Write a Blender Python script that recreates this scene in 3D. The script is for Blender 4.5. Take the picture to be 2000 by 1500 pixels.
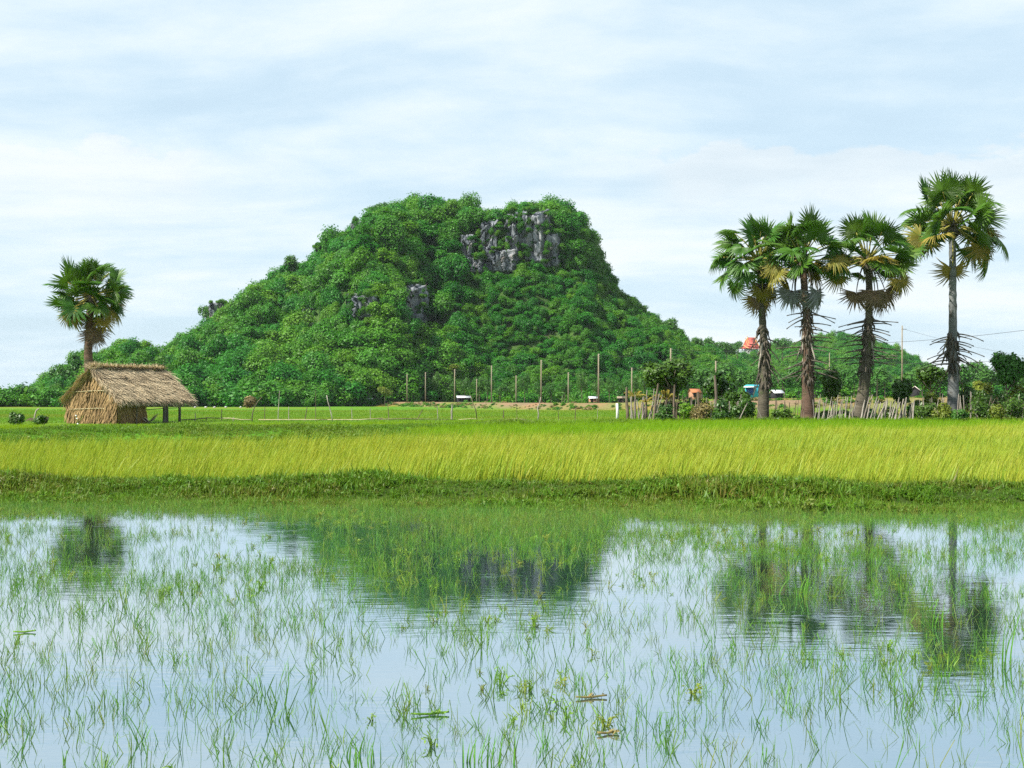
import bpy, math, random
import numpy as np
from math import radians, sin, cos, pi

scene = bpy.context.scene
for _o in list(bpy.data.objects):
    bpy.data.objects.remove(_o)
R = np.random.RandomState(7)
random.seed(7)

# ------------------------------------------------------------------ camera
FPX, HZ, CAMZ = 2747.0, 783.0, 1.25          # focal length and horizon row (2000 px wide frame), eye height
cam_d = bpy.data.cameras.new('camera')
cam_d.sensor_width = 36.0
cam_d.lens = 36.0 * FPX / 2000.0
cam_d.shift_y = (HZ - 750.0) / 2000.0
cam_d.clip_end = 20000
cam_d.clip_start = 0.1
cam = bpy.data.objects.new('camera', cam_d)
cam.location = (0, 0, CAMZ)
cam.rotation_euler = (radians(90), 0, 0)
scene.collection.objects.link(cam)
scene.camera = cam

# ------------------------------------------------------------------ sun, sky, exposure
SUN_EL, SUN_AZ = radians(51), radians(243)     # azimuth clockwise from +Y: light from behind-left
sd = (cos(SUN_EL) * sin(SUN_AZ), cos(SUN_EL) * cos(SUN_AZ), sin(SUN_EL))
sun_d = bpy.data.lights.new('sun', 'SUN')
sun_d.energy = 4.7
sun_d.angle = radians(0.6)
sun_d.color = (1.0, 0.955, 0.87)
sun = bpy.data.objects.new('sun', sun_d)
from mathutils import Vector, Matrix, Euler
sun.rotation_euler = Vector(sd).to_track_quat('Z', 'Y').to_euler()
sun.location = (-40, -40, 90)
scene.collection.objects.link(sun)


class NT:
    """tiny helper around a node tree"""
    def __init__(self, tree):
        self.t = tree
        tree.nodes.clear()

    def n(self, kind, ins=None, **props):
        nd = self.t.nodes.new(kind)
        for k, v in props.items():
            setattr(nd, k, v)
        for k, v in (ins or {}).items():
            s = nd.inputs[k]
            if hasattr(v, 'is_output') or isinstance(v, bpy.types.NodeSocket):
                self.t.links.new(v, s)
            else:
                s.default_value = v
        return nd

    def math(self, op, a, b=0.0, c=None, clamp=False):
        ins = {0: a, 1: b}
        if c is not None:
            ins[2] = c
        return self.n('ShaderNodeMath', ins, operation=op, use_clamp=clamp).outputs[0]

    def mix(self, f, a, b, blend='MIX'):
        nd = self.t.nodes.new('ShaderNodeMix')
        nd.data_type = 'RGBA'
        nd.blend_type = blend
        for s, v in ((nd.inputs[0], f), (nd.inputs[6], a), (nd.inputs[7], b)):
            if isinstance(v, bpy.types.NodeSocket):
                self.t.links.new(v, s)
            elif isinstance(v, (tuple, list)):
                s.default_value = (v[0], v[1], v[2], 1)
            else:
                s.default_value = v
        return nd.outputs[2]

    def ramp(self, f, stops):
        nd = self.t.nodes.new('ShaderNodeValToRGB')
        cr = nd.color_ramp
        while len(cr.elements) > 1:
            cr.elements.remove(cr.elements[-1])
        cr.elements[0].position = stops[0][0]
        cr.elements[0].color = self._c(stops[0][1])
        for p, c in stops[1:]:
            e = cr.elements.new(p)
            e.color = self._c(c)
        self.t.links.new(f, nd.inputs[0])
        return nd.outputs[0]

    @staticmethod
    def _c(c):
        return (c, c, c, 1) if not isinstance(c, (tuple, list)) else (c[0], c[1], c[2], 1)

    def maprange(self, v, a, b, c=0.0, d=1.0, smooth=True):
        nd = self.n('ShaderNodeMapRange', {0: v, 1: a, 2: b, 3: c, 4: d})
        nd.interpolation_type = 'SMOOTHSTEP' if smooth else 'LINEAR'
        return nd.outputs[0]

    def noise(self, vec, scale, detail=4, rough=0.55, lac=2.0, dist=0.0):
        return self.n('ShaderNodeTexNoise', {'Vector': vec, 'Scale': scale, 'Detail': detail,
                                             'Roughness': rough, 'Lacunarity': lac, 'Distortion': dist}).outputs[0]


world = bpy.data.worlds.new('World')
scene.world = world
world.use_nodes = True
w = NT(world.node_tree)
tc = w.n('ShaderNodeTexCoord').outputs['Generated']
sky = w.n('ShaderNodeTexSky', sky_type='NISHITA', sun_disc=False, sun_elevation=SUN_EL, sun_rotation=SUN_AZ,
          air_density=1.0, dust_density=1.2, ozone_density=1.6)
bg_sky = w.n('ShaderNodeBackground', {'Color': sky.outputs[0], 'Strength': 0.055})
sep = w.n('ShaderNodeSeparateXYZ', {0: tc})
zc = w.math('MAXIMUM', sep.outputs[2], 0.015)
# thin cloud sheets on a level layer overhead: direction projected on a plane
zq = w.math('ADD', zc, 0.16)
px_ = w.math('DIVIDE', sep.outputs[0], zq)
py_ = w.math('DIVIDE', sep.outputs[1], zq)
plane = w.n('ShaderNodeCombineXYZ', {0: px_, 1: py_, 2: 0.0}).outputs[0]
warp = w.noise(plane, 0.35, 3)
plane2 = w.n('ShaderNodeVectorMath', {0: plane, 1: w.n('ShaderNodeCombineXYZ', {0: warp, 1: w.math('MULTIPLY', warp, 1.2), 2: 3.7}).outputs[0]},
             operation='ADD').outputs[0]
streak = w.n('ShaderNodeMapping', {'Vector': plane2, 'Rotation': (0, 0, radians(12)), 'Scale': (0.42, 0.9, 1)}).outputs[0]
c1 = w.noise(streak, 1.9, 8, 0.58)
c2 = w.noise(plane2, 5.5, 7, 0.62)
c3 = w.noise(streak, 0.8, 3, 0.5)
cl = w.math('ADD', w.math('MULTIPLY', c1, 0.62), w.math('ADD', w.math('MULTIPLY', c2, 0.16), w.math('MULTIPLY', c3, 0.34)))
mask = w.maprange(cl, 0.40, 0.66)
mask = w.math('ADD', w.math('MULTIPLY', mask, 0.24), 0.74)
cloud_col = w.mix(w.maprange(cl, 0.45, 0.72), (0.37, 0.472, 0.543), (0.48, 0.512, 0.525))
el_ = w.math('DIVIDE', sep.outputs[2], w.math('SQRT', w.math('ADD', w.math('MULTIPLY', sep.outputs[0], sep.outputs[0]), w.math('MULTIPLY', sep.outputs[1], sep.outputs[1]))))
hor = w.n('ShaderNodeMapping', {'Vector': tc, 'Scale': (1, 1, 2.2)}).outputs[0]
bump_n = w.noise(hor, 22.0, 6, 0.6)
gap_n = w.noise(w.n('ShaderNodeMapping', {'Vector': tc, 'Scale': (1, 1, 0.2), 'Location': (0.3, 0.1, 0)}).outputs[0], 4.5, 2, 0.5)
top_ = w.math('ADD', 0.168, w.math('MULTIPLY', w.math('SUBTRACT', bump_n, 0.35), 0.06))
d_ = w.math('SUBTRACT', top_, el_)
bank_ = w.math('MULTIPLY', w.math('MULTIPLY', w.maprange(d_, 0.0, 0.007), w.maprange(d_, 0.015, 0.075, 1.0, 0.0)), w.maprange(gap_n, 0.38, 0.55))
cloud_col = w.mix(w.math('MULTIPLY', bank_, 0.55), cloud_col, (0.50, 0.52, 0.52))
bg_cloud = w.n('ShaderNodeBackground', {'Color': cloud_col, 'Strength': 1.0})
mixs = w.n('ShaderNodeMixShader', {0: mask, 1: bg_sky.outputs[0], 2: bg_cloud.outputs[0]})
w.n('ShaderNodeOutputWorld', {0: mixs.outputs[0]})

scene.view_settings.view_transform = 'Standard'
scene.view_settings.look = 'None'
scene.view_settings.exposure = 1.0
scene.view_settings.gamma = 1.0
scene.view_settings.use_curve_mapping = False
scene.render.engine = 'CYCLES'
scene.cycles.max_bounces = 6
scene.cycles.diffuse_bounces = 3
scene.cycles.glossy_bounces = 3
scene.cycles.transmission_bounces = 3
scene.cycles.volume_bounces = 0
scene.cycles.transparent_max_bounces = 8
scene.cycles.use_denoising = False
scene.cycles.denoiser = 'OPENIMAGEDENOISE'
scene.cycles.denoising_input_passes = 'RGB_ALBEDO_NORMAL'
scene.cycles.denoising_prefilter = 'ACCURATE'

# ------------------------------------------------------------------ maths helpers
def W(px, py, D):
    return np.array([(px - 1000.0) / FPX * D, D, CAMZ + (HZ - py) / FPX * D])

def px_of(x, y):
    return 1000.0 + np.asarray(x) / np.asarray(y) * FPX

def py_of(z, y):
    return HZ - (np.asarray(z) - CAMZ) / np.asarray(y) * FPX

_perm = np.random.RandomState(11).rand(256, 256)
def vnoise(x, y):
    x = np.asarray(x, float); y = np.asarray(y, float)
    xi = np.floor(x).astype(int); yi = np.floor(y).astype(int)
    fx = x - xi; fy = y - yi
    fx = fx * fx * (3 - 2 * fx); fy = fy * fy * (3 - 2 * fy)
    a = _perm[xi & 255, yi & 255]; b = _perm[(xi + 1) & 255, yi & 255]
    c = _perm[xi & 255, (yi + 1) & 255]; d = _perm[(xi + 1) & 255, (yi + 1) & 255]
    return (a * (1 - fx) + b * fx) * (1 - fy) + (c * (1 - fx) + d * fx) * fy

def fbm(x, y, o=4):
    s = 0; a = 0.5; t = 0
    for i in range(o):
        s = s + a * vnoise(x * 2 ** i + 17.3 * i, y * 2 ** i + 5.1 * i)
        t += a; a *= 0.5
    return s / t * 2 - 1

def sstep(a, b, x):
    t = np.clip((np.asarray(x, float) - a) / (b - a), 0, 1)
    return t * t * (3 - 2 * t)

# ------------------------------------------------------------------ mesh helpers
def mesh_np(name, V, Q=None, T=None, mats=(), tint=None, col=None, smooth=False, mat_idx=None):
    V = np.asarray(V, np.float32).reshape(-1, 3)
    Q = np.zeros((0, 4), np.int32) if Q is None else np.asarray(Q, np.int32).reshape(-1, 4)
    T = np.zeros((0, 3), np.int32) if T is None else np.asarray(T, np.int32).reshape(-1, 3)
    me = bpy.data.meshes.new(name)
    me.vertices.add(len(V))
    me.vertices.foreach_set('co', V.ravel())
    nl = len(Q) * 4 + len(T) * 3
    me.loops.add(nl)
    me.loops.foreach_set('vertex_index', np.concatenate([Q.ravel(), T.ravel()]).astype(np.int32))
    me.polygons.add(len(Q) + len(T))
    starts = np.concatenate([np.arange(len(Q)) * 4, len(Q) * 4 + np.arange(len(T)) * 3]).astype(np.int32)
    me.polygons.foreach_set('loop_start', starts)
    if smooth:
        me.polygons.foreach_set('use_smooth', np.ones(len(Q) + len(T), bool))
    if mat_idx is not None:
        me.polygons.foreach_set('material_index', np.asarray(mat_idx, np.int32))
    for m in mats:
        me.materials.append(m)
    if tint is not None:
        a = me.attributes.new('tint', 'FLOAT', 'POINT')
        a.data.foreach_set('value', np.asarray(tint, np.float32))
    if col is not None:
        a = me.attributes.new('col', 'FLOAT_COLOR', 'POINT')
        c = np.ones((len(V), 4), np.float32); c[:, :3] = col
        a.data.foreach_set('color', c.ravel())
    me.update(calc_edges=True)
    me.validate()
    return me

class MB:
    """collects pieces into ONE mesh"""
    def __init__(self):
        self.V = []; self.Q = []; self.T = []; self.tint = []; self.n = 0

    def add(self, V, Q=None, T=None, tint=0.5):
        V = np.asarray(V, float).reshape(-1, 3)
        self.V.append(V)
        if Q is not None and len(Q): self.Q.append(np.asarray(Q) + self.n)
        if T is not None and len(T): self.T.append(np.asarray(T) + self.n)
        self.tint.append(np.broadcast_to(np.asarray(tint, float), (len(V),)).copy())
        self.n += len(V)
        return self

    def box(self, c, s, M=None, tint=0.5):
        x, y, z = [v / 2 for v in s]
        V = np.array([[-x, -y, -z], [x, -y, -z], [x, y, -z], [-x, y, -z], [-x, -y, z], [x, -y, z], [x, y, z], [-x, y, z]])
        if M is not None: V = V @ np.asarray(M).T
        V = V + np.asarray(c, float)
        Q = [[0, 3, 2, 1], [4, 5, 6, 7], [0, 1, 5, 4], [1, 2, 6, 5], [2, 3, 7, 6], [3, 0, 4, 7]]
        return self.add(V, Q, tint=tint)

    def tube(self, P, r, k=6, tint=0.5, cap=True):
        P = np.asarray(P, float); n = len(P)
        r = np.broadcast_to(np.asarray(r, float), (n,))
        tan = np.gradient(P, axis=0)
        tan /= np.linalg.norm(tan, axis=1)[:, None] + 1e-9
        ref = np.array([0, 0, 1.0]) if abs(tan[0][2]) < 0.8 else np.array([1.0, 0, 0])
        V = []
        for i in range(n):
            u = np.cross(tan[i], ref); u /= np.linalg.norm(u) + 1e-9
            v = np.cross(tan[i], u)
            a = np.arange(k) / k * 2 * pi
            V.append(P[i] + r[i] * (np.cos(a)[:, None] * u + np.sin(a)[:, None] * v))
        V = np.concatenate(V)
        Q = []; T = []
        for i in range(n - 1):
            for j in range(k):
                b = (j + 1) % k
                Q.append([i * k + j, i * k + b, (i + 1) * k + b, (i + 1) * k + j])
        if cap:
            V = np.concatenate([V, P[:1], P[-1:]])
            for j in range(k):
                b = (j + 1) % k
                T.append([n * k, b, j]); T.append([n * k + 1, (n - 1) * k + j, (n - 1) * k + b])
        tt = np.asarray(tint, float)
        if tt.ndim == 1 and len(tt) == n:
            tt = np.repeat(tt, k)
            if cap: tt = np.concatenate([tt, [tt[0], tt[-1]]])
        return self.add(V, Q, T, tint=tt)

    def mesh(self, name, mats, smooth=False):
        V = np.concatenate(self.V)
        Q = np.concatenate(self.Q) if self.Q else None
        T = np.concatenate(self.T) if self.T else None
        return mesh_np(name, V, Q, T, mats, tint=np.concatenate(self.tint), smooth=smooth)

def link(o):
    scene.collection.objects.link(o); return o

def obj(name, me, parent=None, loc=(0, 0, 0), rot=(0, 0, 0), scale=(1, 1, 1), **props):
    o = bpy.data.objects.new(name, me)
    link(o)
    o.location = loc; o.rotation_euler = rot
    o.scale = scale if hasattr(scale, '__len__') else (scale,) * 3
    if parent is not None: o.parent = parent
    for k, v in props.items(): o[k] = v
    return o

def thing(name, label, cat, loc=(0, 0, 0), rotz=0, group=None, scale=1):
    o = obj(name, None, None, loc, (0, 0, rotz), scale)
    o.empty_display_size = 0.3
    return tag(o, label, cat, group)

def tag(o, label, cat, group=None, kind=None):
    o['label'] = label; o['category'] = cat
    if group: o['group'] = group
    if kind: o['kind'] = kind
    return o

# ------------------------------------------------------------------ materials
def new_mat(name):
    m = bpy.data.materials.new(name)
    m.use_nodes = True
    return m, NT(m.node_tree)

def leaf_mat(name, dark, light, odd=None, trans=0.3, rough=0.5, inst=True, spec=0.25, vary=0.5):
    """leaf colours between two real greens, per leaf (tint) and per plant (instance tint)"""
    m, t = new_mat(name)
    a = t.n('ShaderNodeAttribute', attribute_name='tint').outputs['Fac']
    c = t.mix(a, dark, light)
    if inst:
        b = t.n('ShaderNodeAttribute', attribute_name='ptint', attribute_type='INSTANCER').outputs['Fac']
    else:
        b = t.n('ShaderNodeObjectInfo').outputs['Random']
    if odd:
        c = t.mix(t.math('MULTIPLY', b, vary), c, odd)
    p = t.n('ShaderNodeBsdfPrincipled', {'Base Color': c, 'Roughness': rough, 'Specular IOR Level': spec})
    tr = t.n('ShaderNodeBsdfTranslucent', {'Color': t.mix(0.35, c, (light[0] * 1.5, light[1] * 1.3, light[2]))})
    s = t.n('ShaderNodeMixShader', {0: trans, 1: p.outputs[0], 2: tr.outputs[0]})
    t.n('ShaderNodeOutputMaterial', {0: s.outputs[0]})
    return m

def rough_mat(name, a, b, scale=4.0, stretch=(1, 1, 1), rough=0.85, bump=0.3, c=None, use_tint=True, bump_scale=None, spec=0.2, third_scale=1.3):
    """two-tone natural surface with relief"""
    m, t = new_mat(name)
    co = t.n('ShaderNodeTexCoord').outputs['Object']
    mp = t.n('ShaderNodeMapping', {'Vector': co, 'Scale': stretch}).outputs[0]
    n1 = t.noise(mp, scale, 6, 0.65)
    f = t.maprange(n1, 0.3, 0.7)
    if use_tint:
        at = t.n('ShaderNodeAttribute', attribute_name='tint').outputs['Fac']
        f = t.math('ADD', t.math('MULTIPLY', f, 0.5), t.math('MULTIPLY', at, 0.5))
    colr = t.mix(f, a, b)
    if c is not None:
        n2 = t.noise(co, third_scale, 5, 0.6)
        colr = t.mix(t.maprange(n2, 0.52, 0.68), colr, c)
    n3 = t.noise(mp, bump_scale or scale * 3, 5, 0.6)
    bm = t.n('ShaderNodeBump', {'Height': n3, 'Strength': bump, 'Distance': 0.05})
    p = t.n('ShaderNodeBsdfPrincipled', {'Base Color': colr, 'Roughness': rough, 'Normal': bm.outputs[0], 'Specular IOR Level': spec})
    t.n('ShaderNodeOutputMaterial', {0: p.outputs[0]})
    return m

M_forest = leaf_mat('forest_leaf', (0.005, 0.078, 0.008), (0.044, 0.245, 0.010), (0.17, 0.31, 0.006), trans=0.3)
M_foot = leaf_mat('foot_leaf', (0.02, 0.09, 0.012), (0.06, 0.19, 0.02), (0.10, 0.21, 0.03), trans=0.28, inst=False)
M_mango = leaf_mat('mango_leaf', (0.011, 0.053, 0.005), (0.062, 0.16, 0.010), (0.09, 0.15, 0.01), trans=0.25, inst=False, spec=0.4, rough=0.42, vary=0.5)
M_yellowleaf = leaf_mat('yellow_green_leaf', (0.06, 0.12, 0.008), (0.18, 0.26, 0.02), (0.2, 0.2, 0.03), trans=0.3, inst=False)
M_drybush = leaf_mat('dry_leaf', (0.10, 0.08, 0.03), (0.30, 0.23, 0.09), (0.2, 0.2, 0.05), trans=0.2, inst=False)
M_palm = leaf_mat('palm_leaf', (0.010, 0.060, 0.007), (0.062, 0.185, 0.015), (0.11, 0.17, 0.012), trans=0.27, inst=False, spec=0.3, rough=0.45, vary=0.6)
M_palm_old = leaf_mat('ageing_palm_leaf', (0.08, 0.12, 0.012), (0.34, 0.27, 0.05), (0.30, 0.20, 0.04), trans=0.25, inst=False)
M_palm_dead = leaf_mat('dead_palm_leaf', (0.07, 0.045, 0.022), (0.30, 0.21, 0.12), (0.13, 0.12, 0.10), trans=0.12, inst=False, rough=0.8)
M_palm_grey = leaf_mat('grey_palm_leaf', (0.07, 0.075, 0.07), (0.28, 0.30, 0.30), None, trans=0.1, inst=False, rough=0.7)
M_stalk = rough_mat('palm_stalk', (0.16, 0.17, 0.03), (0.36, 0.30, 0.07), 6, rough=0.6)
M_drystalk = rough_mat('dry_stalk', (0.035, 0.03, 0.022), (0.13, 0.11, 0.085), 5, rough=0.85)
M_palestalk = rough_mat('pale_dry_stalk', (0.16, 0.14, 0.11), (0.38, 0.34, 0.28), 5, rough=0.85)
M_trunk = rough_mat('palm_bark', (0.038, 0.034, 0.025), (0.14, 0.12, 0.085), 3, (1, 1, 5), bump=0.8, c=(0.05, 0.075, 0.018))
M_trunk_grey = rough_mat('grey_palm_bark', (0.07, 0.075, 0.075), (0.20, 0.205, 0.20), 3, (1, 1, 6), bump=0.5, c=(0.06, 0.05, 0.035))
M_trunk_red = rough_mat('reddish_palm_bark', (0.05, 0.032, 0.022), (0.17, 0.105, 0.072), 3, (1, 1, 6), bump=0.7, c=(0.045, 0.055, 0.02))
M_bark = rough_mat('tree_bark', (0.07, 0.055, 0.04), (0.2, 0.16, 0.12), 5, (1, 1, 0.3))
M_stake = rough_mat('weathered_stake', (0.16, 0.13, 0.105), (0.46, 0.42, 0.36), 4, (1, 1, 0.4), bump=0.4)
M_stake_dark = rough_mat('dark_stake', (0.06, 0.045, 0.03), (0.22, 0.17, 0.12), 4, (1, 1, 0.4), bump=0.4)
M_bamboo = rough_mat('bamboo', (0.28, 0.22, 0.11), (0.5, 0.44, 0.28), 4, (3, 1, 1), rough=0.6)
M_straw = rough_mat('straw', (0.10, 0.06, 0.025), (0.40, 0.27, 0.12), 1.1, use_tint=True, rough=0.8, bump=0.1)  # browner wall straw, darkened further so the gable looks less strongly lit
M_straw_roof = rough_mat('roof_straw', (0.22, 0.16, 0.095), (0.70, 0.57, 0.37), 1.0, use_tint=True, rough=0.8, bump=0.1)  # paler roof straw, with the slope's brighter light put into the colour
M_straw_in = rough_mat('straw_mat', (0.13, 0.09, 0.045), (0.30, 0.22, 0.12), 6, (1, 1, 0.2), use_tint=False)
M_post = rough_mat('hut_post', (0.05, 0.045, 0.04), (0.18, 0.165, 0.15), 4, (1, 1, 0.3))
M_concrete = rough_mat('pole_concrete', (0.15, 0.125, 0.085), (0.27, 0.23, 0.16), 2, rough=0.9, bump=0.1)
M_wire = rough_mat('wire', (0.03, 0.03, 0.03), (0.05, 0.05, 0.05), 2)
M_white = rough_mat('white_paint', (0.62, 0.62, 0.6), (0.8, 0.8, 0.78), 1.0, bump=0.05)
M_tin = rough_mat('tin_roof', (0.42, 0.45, 0.48), (0.7, 0.72, 0.74), 1.5, bump=0.1, rough=0.5)
M_blue = rough_mat('turquoise_paint', (0.03, 0.25, 0.33), (0.05, 0.4, 0.48), 1.0, bump=0.05)
M_bluedark = rough_mat('dark_blue_tarp', (0.02, 0.05, 0.2), (0.04, 0.09, 0.3), 1.0, bump=0.05)
M_tile = rough_mat('clay_roof', (0.28, 0.09, 0.035), (0.42, 0.17, 0.08), 2.0, bump=0.2)
M_brick = rough_mat('clay_wall', (0.25, 0.12, 0.07), (0.36, 0.2, 0.12), 2.0, bump=0.2)
M_red = rough_mat('red_tile', (0.42, 0.08, 0.065), (0.58, 0.15, 0.12), 1.0, bump=0.1)
M_gold = rough_mat('ochre_trim', (0.55, 0.3, 0.08), (0.7, 0.42, 0.15), 1.0, bump=0.05)
M_thatchwhite = rough_mat('pale_sheet', (0.5, 0.45, 0.4), (0.7, 0.6, 0.55), 1.0, bump=0.05)
M_glassdark = rough_mat('dark_opening', (0.015, 0.015, 0.018), (0.03, 0.03, 0.03), 1.0, bump=0.0)
M_earth = rough_mat('dark_earth', (0.05, 0.035, 0.022), (0.13, 0.09, 0.055), 3.0)
M_stone = rough_mat('pale_stone', (0.4, 0.4, 0.38), (0.6, 0.6, 0.57), 2.0)
M_rice = leaf_mat('rice_blade', (0.045, 0.14, 0.007), (0.28, 0.39, 0.028), (0.44, 0.37, 0.035), trans=0.33, vary=0.55)
M_young = leaf_mat('young_rice_blade', (0.12, 0.26, 0.006), (0.24, 0.42, 0.012), (0.30, 0.36, 0.015), trans=0.35)
M_bank = leaf_mat('bank_grass', (0.03, 0.105, 0.005), (0.125, 0.26, 0.012), (0.15, 0.10, 0.02), trans=0.28, vary=0.8)
M_levee = leaf_mat('levee_grass', (0.045, 0.135, 0.006), (0.15, 0.29, 0.014), (0.20, 0.17, 0.03), trans=0.3, vary=0.55)
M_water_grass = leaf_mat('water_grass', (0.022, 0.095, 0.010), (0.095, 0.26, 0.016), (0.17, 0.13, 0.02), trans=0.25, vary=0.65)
M_weed = leaf_mat('water_weed', (0.07, 0.18, 0.01), (0.20, 0.36, 0.03), (0.26, 0.17, 0.04), trans=0.3, vary=0.5)
M_sedge = leaf_mat('field_grass', (0.07, 0.19, 0.01), (0.17, 0.33, 0.016), (0.27, 0.25, 0.03), trans=0.3)
M_flower = rough_mat('white_flower', (0.75, 0.75, 0.75), (0.85, 0.85, 0.82), 3)

# limestone
M_rock, t = new_mat('limestone')
co = t.n('ShaderNodeTexCoord').outputs['Object']
mp = t.n('ShaderNodeMapping', {'Vector': co, 'Scale': (1, 1, 0.2)}).outputs[0]
n1 = t.noise(mp, 0.42, 7, 0.62)
n2 = t.noise(co, 0.22, 5, 0.6)
c = t.ramp(n1, [(0.3, (0.03, 0.036, 0.044)), (0.45, (0.10, 0.112, 0.13)), (0.57, (0.20, 0.215, 0.235)), (0.74, (0.40, 0.405, 0.41))])
c = t.mix(t.maprange(n2, 0.56, 0.7, 0, 0.55), c, (0.26, 0.17, 0.1))
nb = t.noise(mp, 1.6, 6, 0.7)
bmp = t.n('ShaderNodeBump', {'Height': nb, 'Strength': 0.9, 'Distance': 0.6})
p = t.n('ShaderNodeBsdfPrincipled', {'Base Color': c, 'Roughness': 0.9, 'Normal': bmp.outputs[0], 'Specular IOR Level': 0.15})
t.n('ShaderNodeOutputMaterial', {0: p.outputs[0]})

# hill soil under the trees
M_hill = rough_mat('hill_soil', (0.02, 0.05, 0.008), (0.05, 0.10, 0.015), 0.3, use_tint=False, c=(0.07, 0.06, 0.04), third_scale=0.08)

# ground sheet: colours come from the land use, stored per vertex
M_ground, t = new_mat('field_ground')
co = t.n('ShaderNodeTexCoord').outputs['Object']
a = t.n('ShaderNodeAttribute', attribute_name='col').outputs['Color']
mp = t.n('ShaderNodeMapping', {'Vector': co, 'Scale': (0.25, 1, 1)}).outputs[0]
n1 = t.noise(co, 2.5, 6, 0.7)
n2 = t.noise(mp, 0.12, 5, 0.6)
c = t.mix(t.maprange(n1, 0.3, 0.75), t.mix(0.45, a, (0, 0, 0)), a)
c = t.mix(t.maprange(n2, 0.45, 0.68, 0, 0.35), c, t.mix(1.0, c, (1.7, 1.15, 0.8), 'MULTIPLY'))
bmp = t.n('ShaderNodeBump', {'Height': n1, 'Strength': 0.6, 'Distance': 0.15})
p = t.n('ShaderNodeBsdfPrincipled', {'Base Color': c, 'Roughness': 0.95, 'Normal': bmp.outputs[0], 'Specular IOR Level': 0.1})
t.n('ShaderNodeOutputMaterial', {0: p.outputs[0]})

# pond water: still, shallow, slightly milky
M_water, t = new_mat('pond_water')
co = t.n('ShaderNodeTexCoord').outputs['Object']
mp = t.n('ShaderNodeMapping', {'Vector': co, 'Scale': (0.45, 1.6, 1)}).outputs[0]
n1 = t.noise(mp, 9.0, 3, 0.5)
n2 = t.noise(co, 1.1, 2, 0.5)
amp = t.maprange(n2, 0.35, 0.7, 0.25, 1.0)
h = t.math('MULTIPLY', n1, amp)
bmp = t.n('ShaderNodeBump', {'Height': h, 'Strength': 0.016, 'Distance': 0.10})
gl = t.n('ShaderNodeBsdfGlossy', {'Color': (0.86, 0.94, 1.0, 1), 'Roughness': 0.03, 'Normal': bmp.outputs[0]})
df = t.n('ShaderNodeBsdfDiffuse', {'Color': (0.02, 0.04, 0.04, 1)})
lw = t.n('ShaderNodeLayerWeight', {'Blend': 0.5, 'Normal': bmp.outputs[0]})
fr = t.math('ADD', 0.50, t.math('MULTIPLY', t.math('POWER', lw.outputs['Facing'], 3.0), 0.48), clamp=True)
s = t.n('ShaderNodeMixShader', {0: fr, 1: df.outputs[0], 2: gl.outputs[0]})
t.n('ShaderNodeOutputMaterial', {0: s.outputs[0]})

# ------------------------------------------------------------------ land form
WATER_Z = -0.15
def shore(x):                       # where the water meets the near bank
    x = np.asarray(x, float)
    return 18.8 - 0.14 * np.clip(x, -30, 30) + 0.35 * fbm(x * 0.45, 3.3 + 0 * x, 3)

def rice_far(x):
    return np.interp(x, [-60, -16, -8, -3, 0, 9, 22, 60], [30, 35, 38.5, 42, 44, 51, 60, 76]) + 0.8 * fbm(np.asarray(x) * 0.3, 9.0, 2)

def levee_y(x):
    return np.interp(x, [-60, -17, -5, 4, 7, 60], [40, 45.5, 55, 67, 72.0, 74.0])

# road embankment (poles stand on it): x, y, top height
ROAD = np.array([[-260, 480, 1.1], [-110, 360, 1.05], [-38, 335, 1.05], [-19.5, 312, 1.0], [-3.5, 240, 0.95], [11.5, 187, 0.95],
                 [25, 158, 1.2], [40, 140, 1.55], [70, 118, 1.7], [160, 80, 1.7], [300, 30, 1.7]])
def road_dist(x, y):
    x = np.asarray(x, float); y = np.asarray(y, float)
    best = np.full(np.broadcast(x, y).shape, 1e9); top = np.zeros_like(best)
    for a, b in zip(ROAD[:-1], ROAD[1:]):
        d = b[:2] - a[:2]; L2 = d @ d
        tt = np.clip(((x - a[0]) * d[0] + (y - a[1]) * d[1]) / L2, 0, 1)
        dx = x - (a[0] + tt * d[0]); dy = y - (a[1] + tt * d[1])
        q = np.hypot(dx, dy)
        m = q < best
        best = np.where(m, q, best); top = np.where(m, a[2] + tt * (b[2] - a[2]), top)
    return best, top

def ground_z(x, y):
    x = np.asarray(x, float); y = np.asarray(y, float)
    s = shore(x)
    d = y - s
    crest = 0.04 + 0.07 * fbm(x * 0.5, 1.7 + y * 0.1, 3)
    z = np.where(d < 0, WATER_Z - 0.10 - 0.25 * sstep(0, 3, -d), 0.0)
    bank = WATER_Z - 0.10 + (crest - WATER_Z + 0.10) * sstep(-0.15, 1.7, d)
    rice = -0.22
    z = np.where((d >= -0.15), bank + (rice - bank) * sstep(1.8, 2.7, d), z)
    rf = rice_far(x)
    z = np.where(d > 2.7, rice + (0.0 - rice) * sstep(rf - 0.5, rf + 1.5, y), z)
    ly = levee_y(x)
    lh = np.interp(x, [-60, -8, 0, 5, 8], [0.30, 0.26, 0.22, 0.2, 0.12]) * (1 + 0.6 * fbm(x * 0.35, 2.2, 3))
    wl = np.interp(x, [-20, -8, 2, 8], [4.5, 3.2, 2.2, 1.6])
    z = np.where(d > 2.7, z + lh * np.exp(-((y - ly) / wl) ** 2), z)
    z = z + np.where(y > 60, 0.06 * fbm(x * 0.2, y * 0.2, 3), 0)
    rd, rt = road_dist(x, y)
    right = sstep(14, 40, x) * sstep(120, 170, y) * 1.6
    z = np.where(right > 1e-3, np.maximum(z, right), z)
    prof = 1 - sstep(2.2, 6.0, rd)
    z = np.where(y > 60, np.maximum(z, rt * prof + z * (1 - prof)), z)
    return z

def graded(segs):
    out = []
    for a, b, s in segs:
        out.append(np.arange(a, b, s))
    return np.concatenate(out)

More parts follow.
